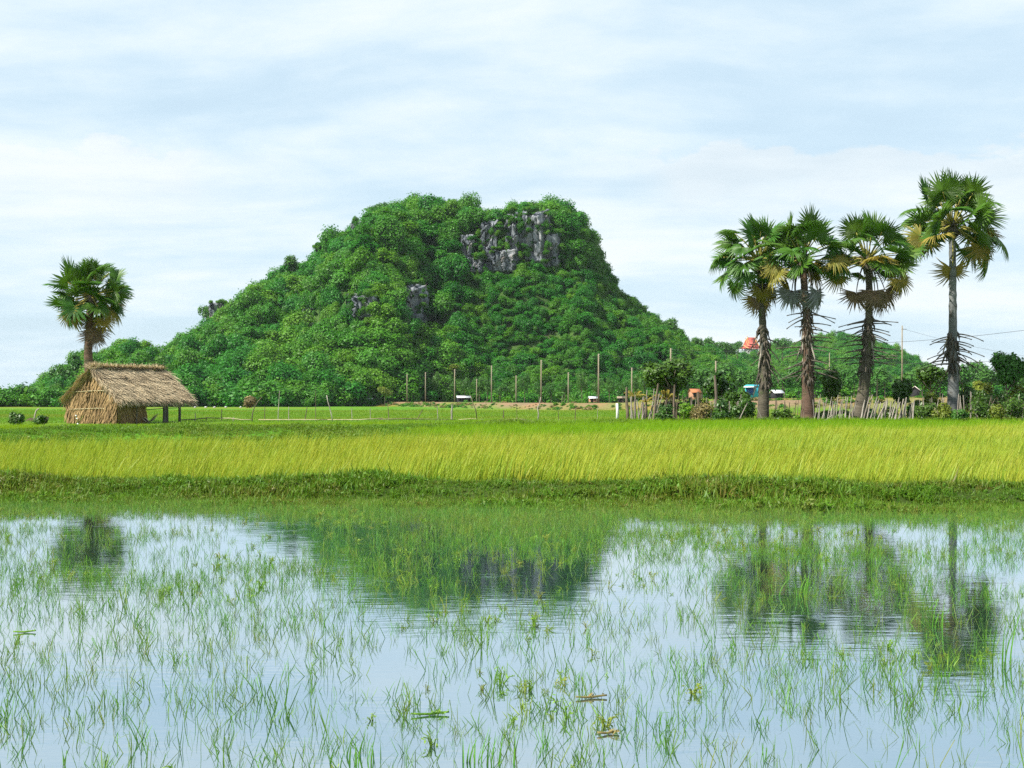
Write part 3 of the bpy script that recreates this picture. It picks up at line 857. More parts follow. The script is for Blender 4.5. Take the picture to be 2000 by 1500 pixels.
def palm(label, spine_px, D, r_base, r_top, crown, bark, seed, n_live=34, R_pet=1.5, el_min=-35, olds=(), deads=(), stubs=None, scale=1.0, group='tall sugar palms', lean_az=None, blade_s=1.0, spread=(1, 1)):
    rs = np.random.RandomState(seed)
    pts = np.array([W(a, b, D) for a, b in spine_px])
    base = np.array([pts[0][0], D, float(ground_z(pts[0][0], D)) - 0.1])
    pts[0][2] = base[2]
    root = thing('sugar_palm', label, 'palm tree', base, 0, group)
    # trunk through the spine with ring relief
    s = np.linspace(0, 1, len(pts)); ss = np.linspace(0, 1, 60)
    P = np.stack([np.interp(ss, s, pts[:, k]) for k in range(3)], -1)
    for _ in range(6):
        P[1:-1] = (P[:-2] + 2 * P[1:-1] + P[2:]) / 4
    P -= base
    rr = r_top * .92 + (r_base - r_top * .92) * (1 - ss) ** 2.2
    rr = rr * (1 + 0.035 * np.sin(np.arange(60) * 2.6)) + 0.12 * r_base * np.exp(-ss * 22) + 0.02 * rs.normal(size=60) * r_base
    mb = MB(); mb.tube(P, rr, 14, tint=np.clip(0.5 + 0.3 * rs.normal(size=60), 0, 1))
    obj('trunk', mb.mesh('trunk', [bark], smooth=True), root)
    hb = W(crown[0], crown[1], D) - base
    # fibrous heart under the crown
    mb = MB(); zz = np.linspace(-0.75, 0.35, 9)
    mb.tube(np.stack([hb[0] + 0 * zz, hb[1] + 0 * zz, hb[2] + zz], -1), np.array([r_top, r_top * 1.1, r_top * 1.3, r_top * 1.45, r_top * 1.5, r_top * 1.4, r_top * 1.2, .1, .03]), 10, tint=rs.rand(9))
    for k in range(26):
        a = rs.uniform(0, 2 * pi); z0 = rs.uniform(-0.7, 0.1); l = rs.uniform(.25, .55)
        d = np.array([cos(a), sin(a), 0]); p0 = hb + np.array([0, 0, z0]) + d * r_top
        mb.tube([p0, p0 + d * l * .45 + [0, 0, l * .35], p0 + d * l * .8 + [0, 0, l * .2]], [.06, .045, .01], 4, tint=rs.rand())
    obj('crown_heart', mb.mesh('crown_heart', [M_drystalk]), root)
    ga = pi * (3 - 5 ** 0.5)
    for i in range(n_live):
        f = (i + 0.5) / n_live
        el = radians(88 - (88 - el_min) * f ** 0.85 + rs.normal() * 7)
        az = i * ga + rs.normal() * 0.25
        L = round(R_pet * rs.uniform(0.8, 1.2), 1)
        old = f > 0.86 and rs.rand() < 0.45
        b = hb + np.array([cos(az), sin(az), 0]) * 0.12 + np.array([0, 0, 0.15 * (1 - f)])
        frond(root, b, az, el, L, FAN_OLD[rs.randint(3)] if old else FAN[rs.randint(8)], M_stalk, roll=rs.normal() * 0.7, sag=round(rs.uniform(0, 0.2), 1),
              scale=blade_s * rs.uniform(0.92, 1.2), pitch=rs.normal() * 0.25 + 0.25 * f, label='ageing yellow-green frond' if old else None)
    for (az, el, L, kind, sc, pit) in list(olds) + list(deads):
        bl = {'old': FAN_OLD, 'dead': FAN_DEAD, 'grey': FAN_GREY, 'live': FAN}[kind]
        sm = M_stalk if kind in ('old', 'live') else M_drystalk
        frond(root, hb + np.array([cos(radians(az)) * r_top, sin(radians(az)) * r_top, -0.2]), radians(az), radians(el), L, bl[rs.randint(len(bl))], sm, roll=(0.95 if kind != 'live' else .4) * cos(radians(az)) + rs.normal() * 0.2, sag=0.2, scale=sc * blade_s, pitch=radians(pit),
              label={'old': 'yellowing frond hanging low', 'dead': 'dead brown frond hanging against the trunk', 'grey': 'dead silver-grey frond hanging against the trunk', 'live': None}[kind])
    if stubs:
        y0, y1, n, Lr, el_r, saggy, pale = stubs
        cache = []
        for k in range(7):
            cache.append(stalk_mesh([0.8, .95, 1.1, 1.25, 1.4, 1.0, 1.5][k] * Lr, saggy * [0.5, 1, 1.4, 0.8, 1.2, 1.8, .6][k], 0.045, 0.016, M_drystalk, knob=True)[0])
        pale_m = stalk_mesh(1.1 * Lr, 0.1, 0.07, 0.03, M_palestalk)[0]
        spx = np.array(spine_px, float); o_ = np.argsort(spx[:, 1])
        for k in range(n):
            py = y0 + (y1 - y0) * (k + rs.rand() * 0.8) / n
            x_ = np.interp(py, spx[o_, 1], spx[o_, 0])
            p = W(x_, py, D) - base
            rt_ = np.interp(p[2], P[:, 2], rr)
            az = radians([0, 180, -40, 220, 30, 150, -90, 90][k % 8] + rs.normal() * 16)
            pl = rs.rand() < pale
            el = radians(rs.uniform(*el_r))
            if pl: el = radians(rs.uniform(-88, -60))
            obj('leaf_stalk', pale_m if pl else cache[rs.randint(7)], root, p + np.array([cos(az), sin(az), 0]) * rt_ * 0.8, tuple(Euler((el, 0, az - pi / 2), 'XYZ')))
        # rough fibre skirt where the stubs sit
        mb = MB()
        for k in range(90):
            py = rs.uniform(y0 - 6, y1 + 10); x_ = np.interp(py, spx[o_, 1], spx[o_, 0]); p = W(x_, py, D) - base
            rt_ = np.interp(p[2], P[:, 2], rr); a = rs.uniform(0, 2 * pi); d = np.array([cos(a), sin(a), 0]); l = rs.uniform(.2, .5)
            p0 = p + d * rt_ * .8
            mb.tube([p0, p0 + d * l * .35 + [0, 0, -l * .3], p0 + d * l * .4 + [0, 0, -l]], [.07, .05, .012], 4, tint=rs.rand())
        obj('fibre', mb.mesh('fibre', [M_drystalk]), root, kind='stuff')
    return root

PD = 76.0
palm('sugar palm at the left end of the row with a yellow-green frond hanging in front', [(1490, 826), (1492, 760), (1493, 700), (1490, 640), (1486, 560), (1482, 505)], PD + 1, .34, .19,
     (1482, 508), M_trunk, 21, n_live=35, el_min=-28, R_pet=1.5,
     olds=[(-75, -68, 1.5, 'old', 1.0, 0), (200, -32, 1.7, 'live', 1., -10), (185, -8, 1.7, 'live', 1., 0)],
     deads=[(-20, -78, 2.0, 'dead', 1.05, 0), (200, -80, 1.9, 'old', .95, 0), (20, -60, 1.5, 'dead', .9, 0), (-60, -80, 1.1, 'dead', .9, 0)],
     stubs=(645, 745, 26, 0.9, (-60, -15), .25, .22), group='row of sugar palms behind the stake fence')
palm('sugar palm with silver-grey dead fronds hanging on both sides of its trunk', [(1578, 836), (1578, 760), (1577, 700), (1576, 620), (1571, 560), (1567, 500)], PD, .40, .2,
     (1568, 506), M_trunk_red, 22, n_live=35, el_min=-30,
     olds=[(200, 5, 1.5, 'old', 1, 0), (-30, 15, 1.5, 'old', 1, 10), (60, -5, 1.5, 'old', 1, 0)],
     deads=[(-12, -58, 1.6, 'grey', 1.2, 0), (-40, -68, 1.7, 'grey', 1.0, 0), (198, -62, 1.6, 'grey', 1.1, 0), (170, -70, 1.5, 'dead', 1.0, 0), (190, -72, 1.7, 'dead', .9, 0), (10, -66, 1.8, 'grey', 1.0, 0)],
     stubs=(608, 735, 46, 1.0, (-22, 6), .12, .2), group='row of sugar palms behind the stake fence')
palm('sugar palm leaning at its foot with brown dead fronds above straight bare stalks', [(1674, 836), (1686, 770), (1693, 700), (1697, 640), (1698, 560), (1694, 500)], PD + .5, .42, .19,
     (1694, 508), M_trunk, 23, n_live=33, el_min=-25,
     olds=[(-10, -18, 1.7, 'old', 1, -10), (190, -12, 1.6, 'old', 1, -10), (20, 8, 1.5, 'old', 1, 0)],
     deads=[(-12, -52, 1.6, 'dead', 1.25, 0), (-5, -66, 1.8, 'dead', 1.1, 0), (-60, -66, 1.7, 'dead', 1.0, 0), (195, -62, 1.6, 'dead', 1.1, 0), (-70, -70, 1.5, 'dead', 1.0, 0), (5, -25, 1.7, 'dead', .9, -20)],
     stubs=(622, 715, 40, 1.15, (-14, 5), .08, .03), group='row of sugar palms behind the stake fence')
palm('tallest sugar palm at the right end of the row with a smooth grey upper trunk', [(1861, 824), (1862, 760), (1861, 690), (1861, 560), (1860, 470), (1859, 430)], PD + 2, .38, .19,
     (1860, 440), M_trunk_grey, 24, n_live=40, el_min=-30, R_pet=1.75, blade_s=1.18,
     olds=[(-100, -80, 2.2, 'old', 1.05, 0), (-20, -25, 1.7, 'old', 1.1, -15), (195, -5, 1.8, 'old', 1, 0), (10, -30, 2.4, 'live', 1.1, -10), (-15, -5, 2.3, 'live', 1.1, 0), (185, -18, 2.2, 'live', 1.1, 0)],
     deads=[], stubs=(652, 712, 34, 1.05, (-28, 4), .22, .06), group='row of sugar palms behind the stake fence')
palm('lone sugar palm with a full round crown standing behind the thatched hut', [(180, 812), (176, 740), (172, 690), (174, 640), (178, 575)], 84.0, .40, .22,
     (178, 580), M_trunk_red, 25, n_live=52, el_min=-45, R_pet=1.38, blade_s=0.98,
     olds=[(-160, -30, 1.3, 'old', .9, 0), (-30, -42, 1.4, 'old', .9, 0)],
     deads=[(-15, -76, 1.6, 'dead', 1.05, 0), (0, -80, 2.0, 'dead', 1.0, 0), (30, -78, 1.8, 'dead', 1.0, 0), (200, -84, 1.4, 'dead', .7, 0)], group=None)

# ------------------------------------------------------------------ thatched hut
HO = W(183, 828, 77.0); HO[2] = 0.0
HUT = thing('thatched_hut', 'small thatched hut of dry straw with an open porch beside the rice field', 'hut', HO, radians(58))
HL, HW, HR, HE = 5.05, 2.1, 3.02, 1.26       # length, half width, ridge height, eave height
def straws(mb, P0, dirs, L, wd, rs, normal, jitter=0.12, lift=0.05, tone=0.5):
    n = len(P0)
    d = dirs + rs.normal(size=(n, 3)) * jitter
    d /= np.linalg.norm(d, axis=1)[:, None]
    nrm = np.asarray(normal, float)
    sd_ = np.cross(d, nrm); sd_ /= np.linalg.norm(sd_, axis=1)[:, None] + 1e-9
    Ls = (L * rs.uniform(.6, 1.3, n))[:, None]; ws = (wd * rs.uniform(.5, 1.4, n))[:, None]
    up = nrm * (lift * rs.uniform(0, 1.6, n))[:, None]
    mid = P0 + d * Ls * .5 + up * .6; tip = P0 + d * Ls + up * rs.uniform(.2, 1.8, n)[:, None]
    V = np.stack([P0 - sd_ * ws / 2, P0 + sd_ * ws / 2, mid + sd_ * ws / 2, mid - sd_ * ws / 2, tip + sd_ * ws * .15, tip - sd_ * ws * .15], 1).reshape(-1, 3)
    k = np.arange(n)[:, None] * 6
    Q = np.concatenate([k + np.array([[0, 1, 2, 3]]), k + np.array([[3, 2, 4, 5]])])
    ti = np.clip(tone + rs.normal(size=n) * .28, 0, 1)
    mb.add(V, Q, tint=np.repeat(ti, 6))
rs = np.random.RandomState(31)
x0, x1 = -0.12, HL + 0.1
run = HW + 0.15; slope = np.array([0, -run, -(HR - HE)]); sl = np.linalg.norm(slope); sdir = slope / sl
roof = None
for sgn in (-1, 1):
    dv = sdir * np.array([1, -sgn, 1]) if sgn == 1 else sdir
    nv = np.cross(np.array([1.0, 0, 0]), dv) * (1 if sgn == 1 else -1)
    if nv[2] < 0: nv = -nv
    mb = MB()
    rp = np.array([0, 0, HR])
    if sgn == 1:
        run = HW + .05; slope = np.array([0, run, -(HR - HE - .1)]); sl = np.linalg.norm(slope); dv = slope / sl; nv = np.cross(np.array([1.0, 0, 0]), dv); nv = nv * np.sign(nv[2])
    # slab under the straw
    nseg = 16
    V = []; 
    for i in range(nseg + 1):
        xx = x0 + (x1 - x0) * i / nseg
        for s_, o_ in ((0, 0), (1, 0), (1, -.12), (0, -.12)):
            V.append(rp + np.array([xx, 0, 0]) + dv * sl * s_ * .97 + nv * o_ + np.array([0, 0, 0.03 * sin(i * 1.3)]))
    Q = []
    for i in range(nseg):
        for a in range(4):
            b = (a + 1) % 4
            Q.append([i * 4 + a, i * 4 + b, (i + 1) * 4 + b, (i + 1) * 4 + a])
    Q += [[0, 1, 2, 3], [nseg * 4 + 3, nseg * 4 + 2, nseg * 4 + 1, nseg * 4]]
    mb.add(V, Q, tint=0.15)
    n = 9000 if sgn == -1 else 2500
    xx = rs.uniform(x0 - .1, x1, n); ss_ = rs.rand(n) ** .9
    P0 = rp + np.stack([xx, 0 * xx, 0 * xx], -1) + dv * (ss_ * sl * .93)[:, None] + nv * rs.uniform(0.0, .06, n)[:, None] + np.array([0, 0, 1.]) * (.03 * np.sin(xx * 4))[:, None]
    straws(mb, P0, np.tile(dv + np.array([.16, 0, 0]), (n, 1)), .5, .035, rs, nv, .16, .06, .55)
    n = 1500                                                      # shaggy eave
    xx = rs.uniform(x0 - .1, x1 + .05, n)
    P0 = rp + np.stack([xx, 0 * xx, 0 * xx], -1) + dv * (sl * rs.uniform(.84, .97, n))[:, None] + nv * rs.uniform(-.1, .04, n)[:, None]
    straws(mb, P0, np.tile(dv + np.array([.15, 0, -.25]), (n, 1)), .42, .04, rs, nv, .2, .03, .45)
    for xe, dx in ((x0, -.15), (x1, .2)):                          # gable verges
        n = 900
        P0 = rp + np.stack([np.full(n, xe) + rs.normal(size=n) * .1, np.zeros(n), np.zeros(n)], -1) + dv * (sl * rs.uniform(0, .97, n))[:, None] + nv * rs.uniform(-.12, .06, n)[:, None]
        straws(mb, P0, np.tile(dv + np.array([dx, 0, -.2]), (n, 1)), .5, .04, rs, nv, .25, .08, .5)
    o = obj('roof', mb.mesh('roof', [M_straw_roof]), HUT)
    o['label'] = 'sunlit roof slope of layered straw' if sgn == -1 else 'rear roof slope of layered straw'
    if sgn == -1: roof = o
    # bamboo battens pressed on the thatch
    for f in (0.05, 0.36) if sgn == -1 else (0.36,):
        mb = MB(); t_ = np.linspace(0, 1, 12)
        mb.tube(rp + np.stack([x0 + .1 + (x1 - x0 - .2) * t_, 0 * t_, 0 * t_], -1) + dv * sl * f + nv * .12 + np.array([0, 0, 1]) * (.02 * np.sin(t_ * 9))[:, None], .028, 5, tint=.2)
        obj('batten', mb.mesh('batten', [M_stake_dark]), o)
# ridge tufts
mb = MB(); n = 1500
xx = rs.uniform(x0 - .1, x1, n)
for s_ in (-1, 1):
    P0 = np.stack([xx, rs.normal(size=n) * .06, HR + .02 + rs.uniform(0, .08, n)], -1)
    straws(mb, P0, np.tile(np.array([.1, s_ * .7, .12]), (n, 1)), .26, .03, rs, np.array([0, 0, 1.]), .4, .06, .7)
P0 = np.stack([rs.normal(size=220) * .18 - .1, rs.normal(size=220) * .1, HR + rs.uniform(0, .05, 220)], -1)
straws(mb, P0, np.tile(np.array([.1, 0., .8]), (220, 1)), .34, .035, rs, np.array([0, -1., 0]), .6, .05, .6)
obj('ridge_thatch', mb.mesh('ridge_thatch', [M_straw_roof]), HUT, kind='stuff')
# gable wall (x = 0)
def wall_straw(name, poly, xoff, n, rs, outward, label, tilt=0.12, along='y', L=.6):
    mb = MB()
    ys = np.array([p[0] for p in poly]); zs = np.array([p[1] for p in poly])
    # backing slab
    m = len(poly)
    ax = (lambda y, z, o: [xoff + o, y, z]) if along == 'y' else (lambda y, z, o: [y, xoff + o, z])
    V = [ax(y, z, 0) for y, z in poly] + [ax(y, z, -.1 * (outward[0] if along == 'y' else outward[1])) for y, z in poly]
    cF = len(V); V += [ax(ys.mean(), zs.mean(), 0), ax(ys.mean(), zs.mean(), -.1 * (outward[0] if along == 'y' else outward[1]))]
    T = []; Q = []
    for i in range(m):
        j = (i + 1) % m
        T += [[cF, i, j], [cF + 1, m + j, m + i]]; Q.append([i, m + i, m + j, j])
    mb.add(V, Q, T, tint=.1)
    # sample inside polygon
    out = []
    while len(out) < n:
        y = rs.uniform(ys.min(), ys.max()); z = rs.uniform(zs.min() + .1, zs.max())
        ins = False; j = m - 1
        for i in range(m):
            if (poly[i][1] > z) != (poly[j][1] > z) and y < (poly[j][0] - poly[i][0]) * (z - poly[i][1]) / (poly[j][1] - poly[i][1]) + poly[i][0]: ins = not ins
            j = i
        if ins: out.append((y, z))
    out = np.array(out)
    P0 = np.array([ax(y, z, 0) for y, z in out]) + np.asarray(outward) * rs.uniform(0, .09, n)[:, None]
    d = np.array([0, tilt, -1.]) if along == 'y' else np.array([tilt, 0, -1.])
    keep = out[:, 1] > 0.25
    straws(mb, P0[keep], np.tile(d, (keep.sum(), 1)), L, .045, rs, np.asarray(outward, float), .13, .06, .5)
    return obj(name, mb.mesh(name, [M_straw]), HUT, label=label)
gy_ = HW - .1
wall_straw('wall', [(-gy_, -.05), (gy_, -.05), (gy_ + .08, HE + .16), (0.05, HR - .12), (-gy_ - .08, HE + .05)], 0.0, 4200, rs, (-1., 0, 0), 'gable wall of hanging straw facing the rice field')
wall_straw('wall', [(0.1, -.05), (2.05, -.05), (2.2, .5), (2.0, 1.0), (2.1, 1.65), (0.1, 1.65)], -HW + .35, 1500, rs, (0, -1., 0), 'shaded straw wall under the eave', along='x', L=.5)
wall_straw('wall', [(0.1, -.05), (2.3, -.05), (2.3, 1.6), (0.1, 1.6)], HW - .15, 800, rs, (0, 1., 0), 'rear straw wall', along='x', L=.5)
# straw door leaf and flap at the near corner, standing proud of the wall
wall_straw('door', [(-gy_ - .08, -.05), (-gy_ + .72, -.05), (-gy_ + .78, 1.5), (-gy_ + .2, 1.75), (-gy_ - .05, 1.35)], -.14, 1100, rs, (-1., 0, 0), 'pale straw door panel at the near corner')
for z_, a_, b_ in ((0.82, -gy_, gy_ * .9), (1.78, -gy_ + .5, gy_ * .75), (.86, -gy_ + .0, -gy_ + 1.0)):
    mb = MB(); t_ = np.linspace(0, 1, 8)
    mb.tube(np.stack([0 * t_ - .19 - .05 * (b_ < 0), a_ + (b_ - a_) * t_, z_ + .03 * np.sin(t_ * 5)], -1), .022, 5, tint=.8)
    obj('batten', mb.mesh('batten', [M_bamboo]), HUT)
for (x_, y_, hgt, r_) in ((3.35, -HW + .15, 1.55, .10), (3.62, -HW + .25, 1.5, .085), (HL - .55, -HW + .15, 1.55, .075), (3.4, HW - .2, 1.5, .07), (HL - .5, HW - .2, 1.5, .07), (0.05, HW - .02, 1.5, .07), (1.25, -HW + .12, 1.45, .03)):
    mb = MB(); z_ = np.linspace(-.15, hgt, 6)
    mb.tube(np.stack([x_ + .02 * np.sin(z_ * 3), y_ + 0 * z_, z_], -1), r_ * (1.08 - .1 * z_ / hgt), 7, tint=rs.rand(6))
    obj('post', mb.mesh('post', [M_post], smooth=True), HUT)
for (p0, p1, r_) in (((2.0, -HW + .3, .75), (HL - .5, -HW + .2, .86), .022), ((3.4, HW - .2, .7), (HL - .5, HW - .2, .7), .022), ((x0 + .3, -HW + .05, HE + .12), (HL - .05, -HW + .05, HE + .12), .04), ((x0 + .3, HW - .05, HE + .12), (HL - .05, HW - .05, HE + .12), .04)):
    mb = MB(); mb.tube([p0, (np.array(p0) + p1) / 2 + [0, 0, .02], p1], r_, 6, tint=.4)
    obj('rail', mb.mesh('rail', [M_stake_dark]), HUT)

# pale bent palm-leaf bundle lying under the porch roof, dark mound by the end post
mb = MB(); rs = np.random.RandomState(5)
for k in range(34):
    a = rs.uniform(-.35, .2) if k % 3 else rs.uniform(2.5, 2.9)
    b = np.array([rs.normal() * .05, rs.normal() * .08, .02 + rs.rand() * .05]); L_ = rs.uniform(.3, .55) if k % 3 else rs.uniform(.25, .36)
    e = b + np.array([cos(.55 + a * .4) * L_ if k % 3 else -L_ * .7, rs.normal() * .06, abs(L_ * .85) if k % 3 else L_ * .75])
    mid = (b + e) / 2 + np.array([.03, 0, -.03])
    mb.add([b + [0, -.02, 0], b + [0, .02, 0], mid + [0, .045, 0], mid + [0, -.045, 0], e + [0, .02, 0], e + [0, -.02, 0]], [[0, 1, 2, 3], [3, 2, 4, 5]], tint=rs.rand())
q = W(291, 826, 77.6); q[2] = 0.02
o = obj('straw_bundle', mb.mesh('straw_bundle', [rough_mat('pale_straw', (.45, .40, .28), (.68, .63, .5), 3)]), None, q, scale=1.15)
tag(o, 'pale bent straw bundle lying beside the thick porch post of the hut', 'straw')
def mound(name, px, py, D, w_, h_, label, mat, cat):
    n = 22; u = np.linspace(0, 1, 8); a = np.linspace(0, 2 * pi, n, endpoint=False)
    V = []
    for f in u:
        rr = w_ * (1 - f) ** .7
        for t_ in a:
            k = 1 + .25 * float(fbm(cos(t_) * 1.5 + px, sin(t_) * 1.5 + f, 2))
            V.append([cos(t_) * rr * k, sin(t_) * rr * .6 * k, h_ * f * (1 + .2 * float(fbm(cos(t_) * 3, f * 5 + px, 2))) - .06])
    Q = [[i * n + j, i * n + (j + 1) % n, (i + 1) * n + (j + 1) % n, (i + 1) * n + j] for i in range(7) for j in range(n)]
    q = W(px, py, D); q[2] = float(ground_z(q[0], D))
    return tag(obj(name, mesh_np(name, V, Q, None, [mat]), None, q), label, cat)
mound('earth_mound', 336, 824, 78.5, .62, .16, 'dark low mound of earth at the foot of the hut end post', M_earth, 'mound')
mound('earth_mound', 60, 815, 84, .5, .28, 'small brown mound between the two bushes left of the hut', M_earth, 'mound')

# ------------------------------------------------------------------ stakes and fences
# unit stakes: 1 m tall with 1 m thickness axis scaled per object
def stake_obj(name, parent, p0, p1, r, mat, seed, me_cache={}):
    key = (mat.name, seed % 6)
    if key not in me_cache:
        rs = np.random.RandomState(seed % 6 + 40)
        mb = MB(); z = np.linspace(0, 1, 6)
        cx_ = np.cumsum(rs.normal(size=6)) * .35; cy_ = np.cumsum(rs.normal(size=6)) * .35
        rr_ = np.linspace(1.15, .75, 6) * rs.uniform(.85, 1.15, 6); aa = np.arange(6) / 6 * 2 * pi
        V = np.concatenate([np.stack([cx_[i] - cx_[0] + rr_[i] * np.cos(aa), cy_[i] - cy_[0] + rr_[i] * np.sin(aa), np.full(6, z[i])], -1) for i in range(6)])
        Q = [[i * 6 + j, i * 6 + (j + 1) % 6, (i + 1) * 6 + (j + 1) % 6, (i + 1) * 6 + j] for i in range(5) for j in range(6)] + [[30, 31, 32, 33], [30, 33, 34, 35]]
        mb.add(V, Q, tint=np.repeat(np.clip(.5 + .3 * rs.normal(size=6), 0, 1), 6))
        me_cache[key] = mb.mesh(name, [mat])
    p0 = np.asarray(p0, float); p1 = np.asarray(p1, float); d = Vector(p1 - p0)
    o = obj(name, me_cache[key], parent)
    o.matrix_local = Matrix.Translation(Vector(p0)) @ d.to_track_quat('Z', 'Y').to_matrix().to_4x4() @ Matrix.Diagonal((r, r, d.length, 1))
    return o

rs = np.random.RandomState(77)
F = thing('stake_fence', 'long uneven fence of weathered wooden stakes below the palms at the rice field edge', 'fence', (19.0, 74.0, 0), 0)
FB = np.array([19.0, 74.0, 0])
def stakes(x0_, x1_, n, yb, yt, lean, mat, r=(.022, .04), jit=4, D=74.5):
    for k in range(n):
        x_ = x0_ + (x1_ - x0_) * (k + .5 + rs.uniform(-.3, .3)) / n
        d_ = D + rs.uniform(-.4, .6)
        g = W(x_, yb, d_); g[2] = float(ground_z(g[0], d_)) - .08
        tpx = x_ + lean + rs.normal() * jit; tp = W(tpx, yt + rs.normal() * 5, d_ + rs.normal() * .15)
        stake_obj('stake', F, g - FB, tp - FB, rs.uniform(*r), mat, rs.randint(99))
stakes(1228, 1262, 7, 810, 772, 4, M_stake, (.03, .045), 4, 79)
stakes(1250, 1292, 8, 810, 771, 16, M_stake, (.025, .04), 5, 78.5)
stakes(1290, 1350, 12, 808, 777, 3, M_stake_dark, (.02, .035), 4, 78.5)
stakes(1345, 1410, 8, 815, 782, 1, M_stake, (.02, .03), 4, 77.5)
stakes(1412, 1452, 5, 826, 780, 2, M_stake, (.025, .035), 5, 76)
stakes(1504, 1572, 14, 826, 784, 4, M_stake_dark, (.018, .028), 4, 74.5)
stakes(1586, 1668, 22, 827, 780, 5, M_stake, (.018, .032), 5, 74.5)
stakes(1676, 1700, 4, 820, 772, 13, M_stake, (.035, .05), 2, 74)
stakes(1700, 1784, 22, 827, 782, 9, M_stake, (.025, .042), 4, 74.2)
stakes(1792, 1842, 10, 826, 780, 4, M_stake, (.018, .03), 4, 74.5)
stakes(1868, 1910, 8, 808, 770, 2, M_stake, (.02, .035), 4, 74.5)
stakes(1912, 1968, 5, 806, 780, 1, M_stake_dark, (.02, .03), 4, 75)
stakes(1972, 2060, 10, 810, 776, 2, M_stake, (.02, .035), 4, 75)
for (bx, by, tx, ty, r_, m_, lb) in ((1276, 806, 1285, 749, .075, M_stake_dark, 'thick tall leaning post'), (1316, 802, 1318, 751, .075, M_stake_dark, 'thick tall upright post'), (1226, 811, 1226, 756, .09, M_stake_dark, 'dark corner post'),
                                     (1364, 805, 1363, 765, .085, M_stake_dark, 'short thick post'), (1400, 800, 1396, 733, .10, M_bark, 'tall thick crooked post'), (1588, 824, 1588, 770, .07, M_stake, None)):
    d_ = 77.5; g = W(bx, by, d_); g[2] = float(ground_z(g[0], d_)) - .1
    o = stake_obj('post', F, g - FB, W(tx, ty, d_) - FB, r_, m_, int(bx))
    if lb: o['label'] = lb
for (bx, by, tx, ty, lb) in ((1441, 826, 1460, 787, 'dead branch leaning against the stakes'), (1492, 828, 1478, 796, 'pale broken branch beside the leftmost palm'), (1606, 829, 1626, 812, 'white branch lying slanted at the fence foot')):
    g = W(bx, by, 73.3); g[2] = max(g[2], float(ground_z(g[0], 73.3)))
    stake_obj('branch', F, g - FB, W(tx, ty, 73.3) - FB, .03, M_palestalk, int(tx))['label'] = lb
for (px_a, px_b, z_) in ((1478, 1500, .06), (1545, 1562, .1)):
    a_ = W(px_a, 828, 73.2); b_ = W(px_b, 826, 73.4); a_[2] = z_ ; b_[2] = z_ + .05
    stake_obj('branch', F, a_ - FB, b_ - FB, .045, M_palestalk, 3)

F2 = thing('stick_fence', 'sparse fence of thin crooked sticks with a low bamboo rail beyond the hut', 'fence', (-10, 86, 0), 0)
FB = np.array([-10.0, 86.0, 0])
ST = [(352, 806, 352, .02, 0), (381, 806, 381, .028, 0), (403, 815, 403, .03, 0), (433, 799, 433, .028, 0), (456, 815, 456, .045, 0), (517, 793, 517, .024, 0), (543, 763, 547, .025, 0), (564, 794, 565, .028, 0),
      (595, 794, 599, .03, 0), (617, 762, 616, .018, 0), (687, 797, 686, .026, 0), (723, 797, 723, .02, 0), (760, 785, 757, .022, 0), (812, 799, 826, .026, 0), (855, 793, 853, .03, 0), (882, 790, 882, .055, 1),
      (983, 801, 984, .035, 1), (1010, 793, 1009, .016, 0), (1091, 801, 1090, .02, 0), (1123, 790, 1124, .026, 0), (1167, 795, 1168, .014, 0)]
for bx, ty, tx, r_, d_ in ST:
    D = 86 - 6 * sstep(900, 1200, bx); g = W(bx, 822, D); g[2] = float(ground_z(g[0], D)) - .1
    stake_obj('stick', F2, g - FB, W(tx, ty, D) - FB, r_, M_stake_dark if (int(bx) % 3) else M_stake, int(bx))
for pts, r_ in (([(492, 822), (493, 808), (497, 795), (504, 784), (511, 776)], .03), ([(650, 822), (647, 808), (643, 793), (640, 783), (638, 772)], .032), ([(933, 820), (929, 800), (924, 788), (919, 772)], .03), ([(1050, 821), (1052, 808), (1050, 797), (1054, 788), (1056, 776)], .04)):
    D = 85.0; P = np.array([W(a, b, D) for a, b in pts]); P[0][2] = float(ground_z(P[0][0], D)) - .1
    mb = MB(); mb.tube(P - FB, np.linspace(r_ * 1.2, r_ * .7, len(P)), 6, tint=rs.rand(len(P)))
    o = obj('stick', mb.mesh('stick', [M_stake_dark if r_ < .031 else M_stake]), F2); o['label'] = 'tall bent stick'
for pts, m_ in (([(354, 823), (380, 819), (405, 816), (430, 817)], M_stake_dark), ([(426, 817), (450, 817), (472, 820), (492, 822)], M_bamboo), ([(505, 821), (560, 821), (600, 820), (640, 821)], M_bamboo),
                ([(620, 820), (660, 821), (700, 820), (747, 817)], M_bamboo), ([(740, 819), (790, 818), (850, 819), (890, 820)], M_stake_dark), ([(895, 820), (920, 818), (945, 820)], M_bamboo), ([(985, 820), (1010, 818), (1028, 822)], M_bamboo)):
    P = np.array([W(a, b, 85.6) for a, b in pts]); P[:, 2] = np.maximum(P[:, 2], .1)
    mb = MB(); mb.tube(P - FB, .034, 6, tint=rs.rand(len(P)))
    obj('rail', mb.mesh('rail', [m_]), F2)
# lone markers
def lone_post(pts, D, r_, mat, label, name='post', cat='post'):
    P = np.array([W(a, b, D) for a, b in pts]); P[0][2] = float(ground_z(P[0][0], D)) - .1
    b_ = P[0].copy(); mb = MB(); mb.tube(P - b_, np.linspace(r_ * 1.1, r_ * .8, len(P)), 7, tint=.7)
    return tag(obj(name, mb.mesh(name, [mat]), None, b_), label, cat)
lone_post([(1206, 812), (1206, 800), (1205, 788)], 80, .085, M_white, 'short white post standing in the grass left of the stake fence')
lone_post([(67, 826), (68, 812), (71, 802), (76, 798)], 82, .05, M_palestalk, 'bent grey stick standing between the bushes left of the hut', 'bent_stick', 'stick')

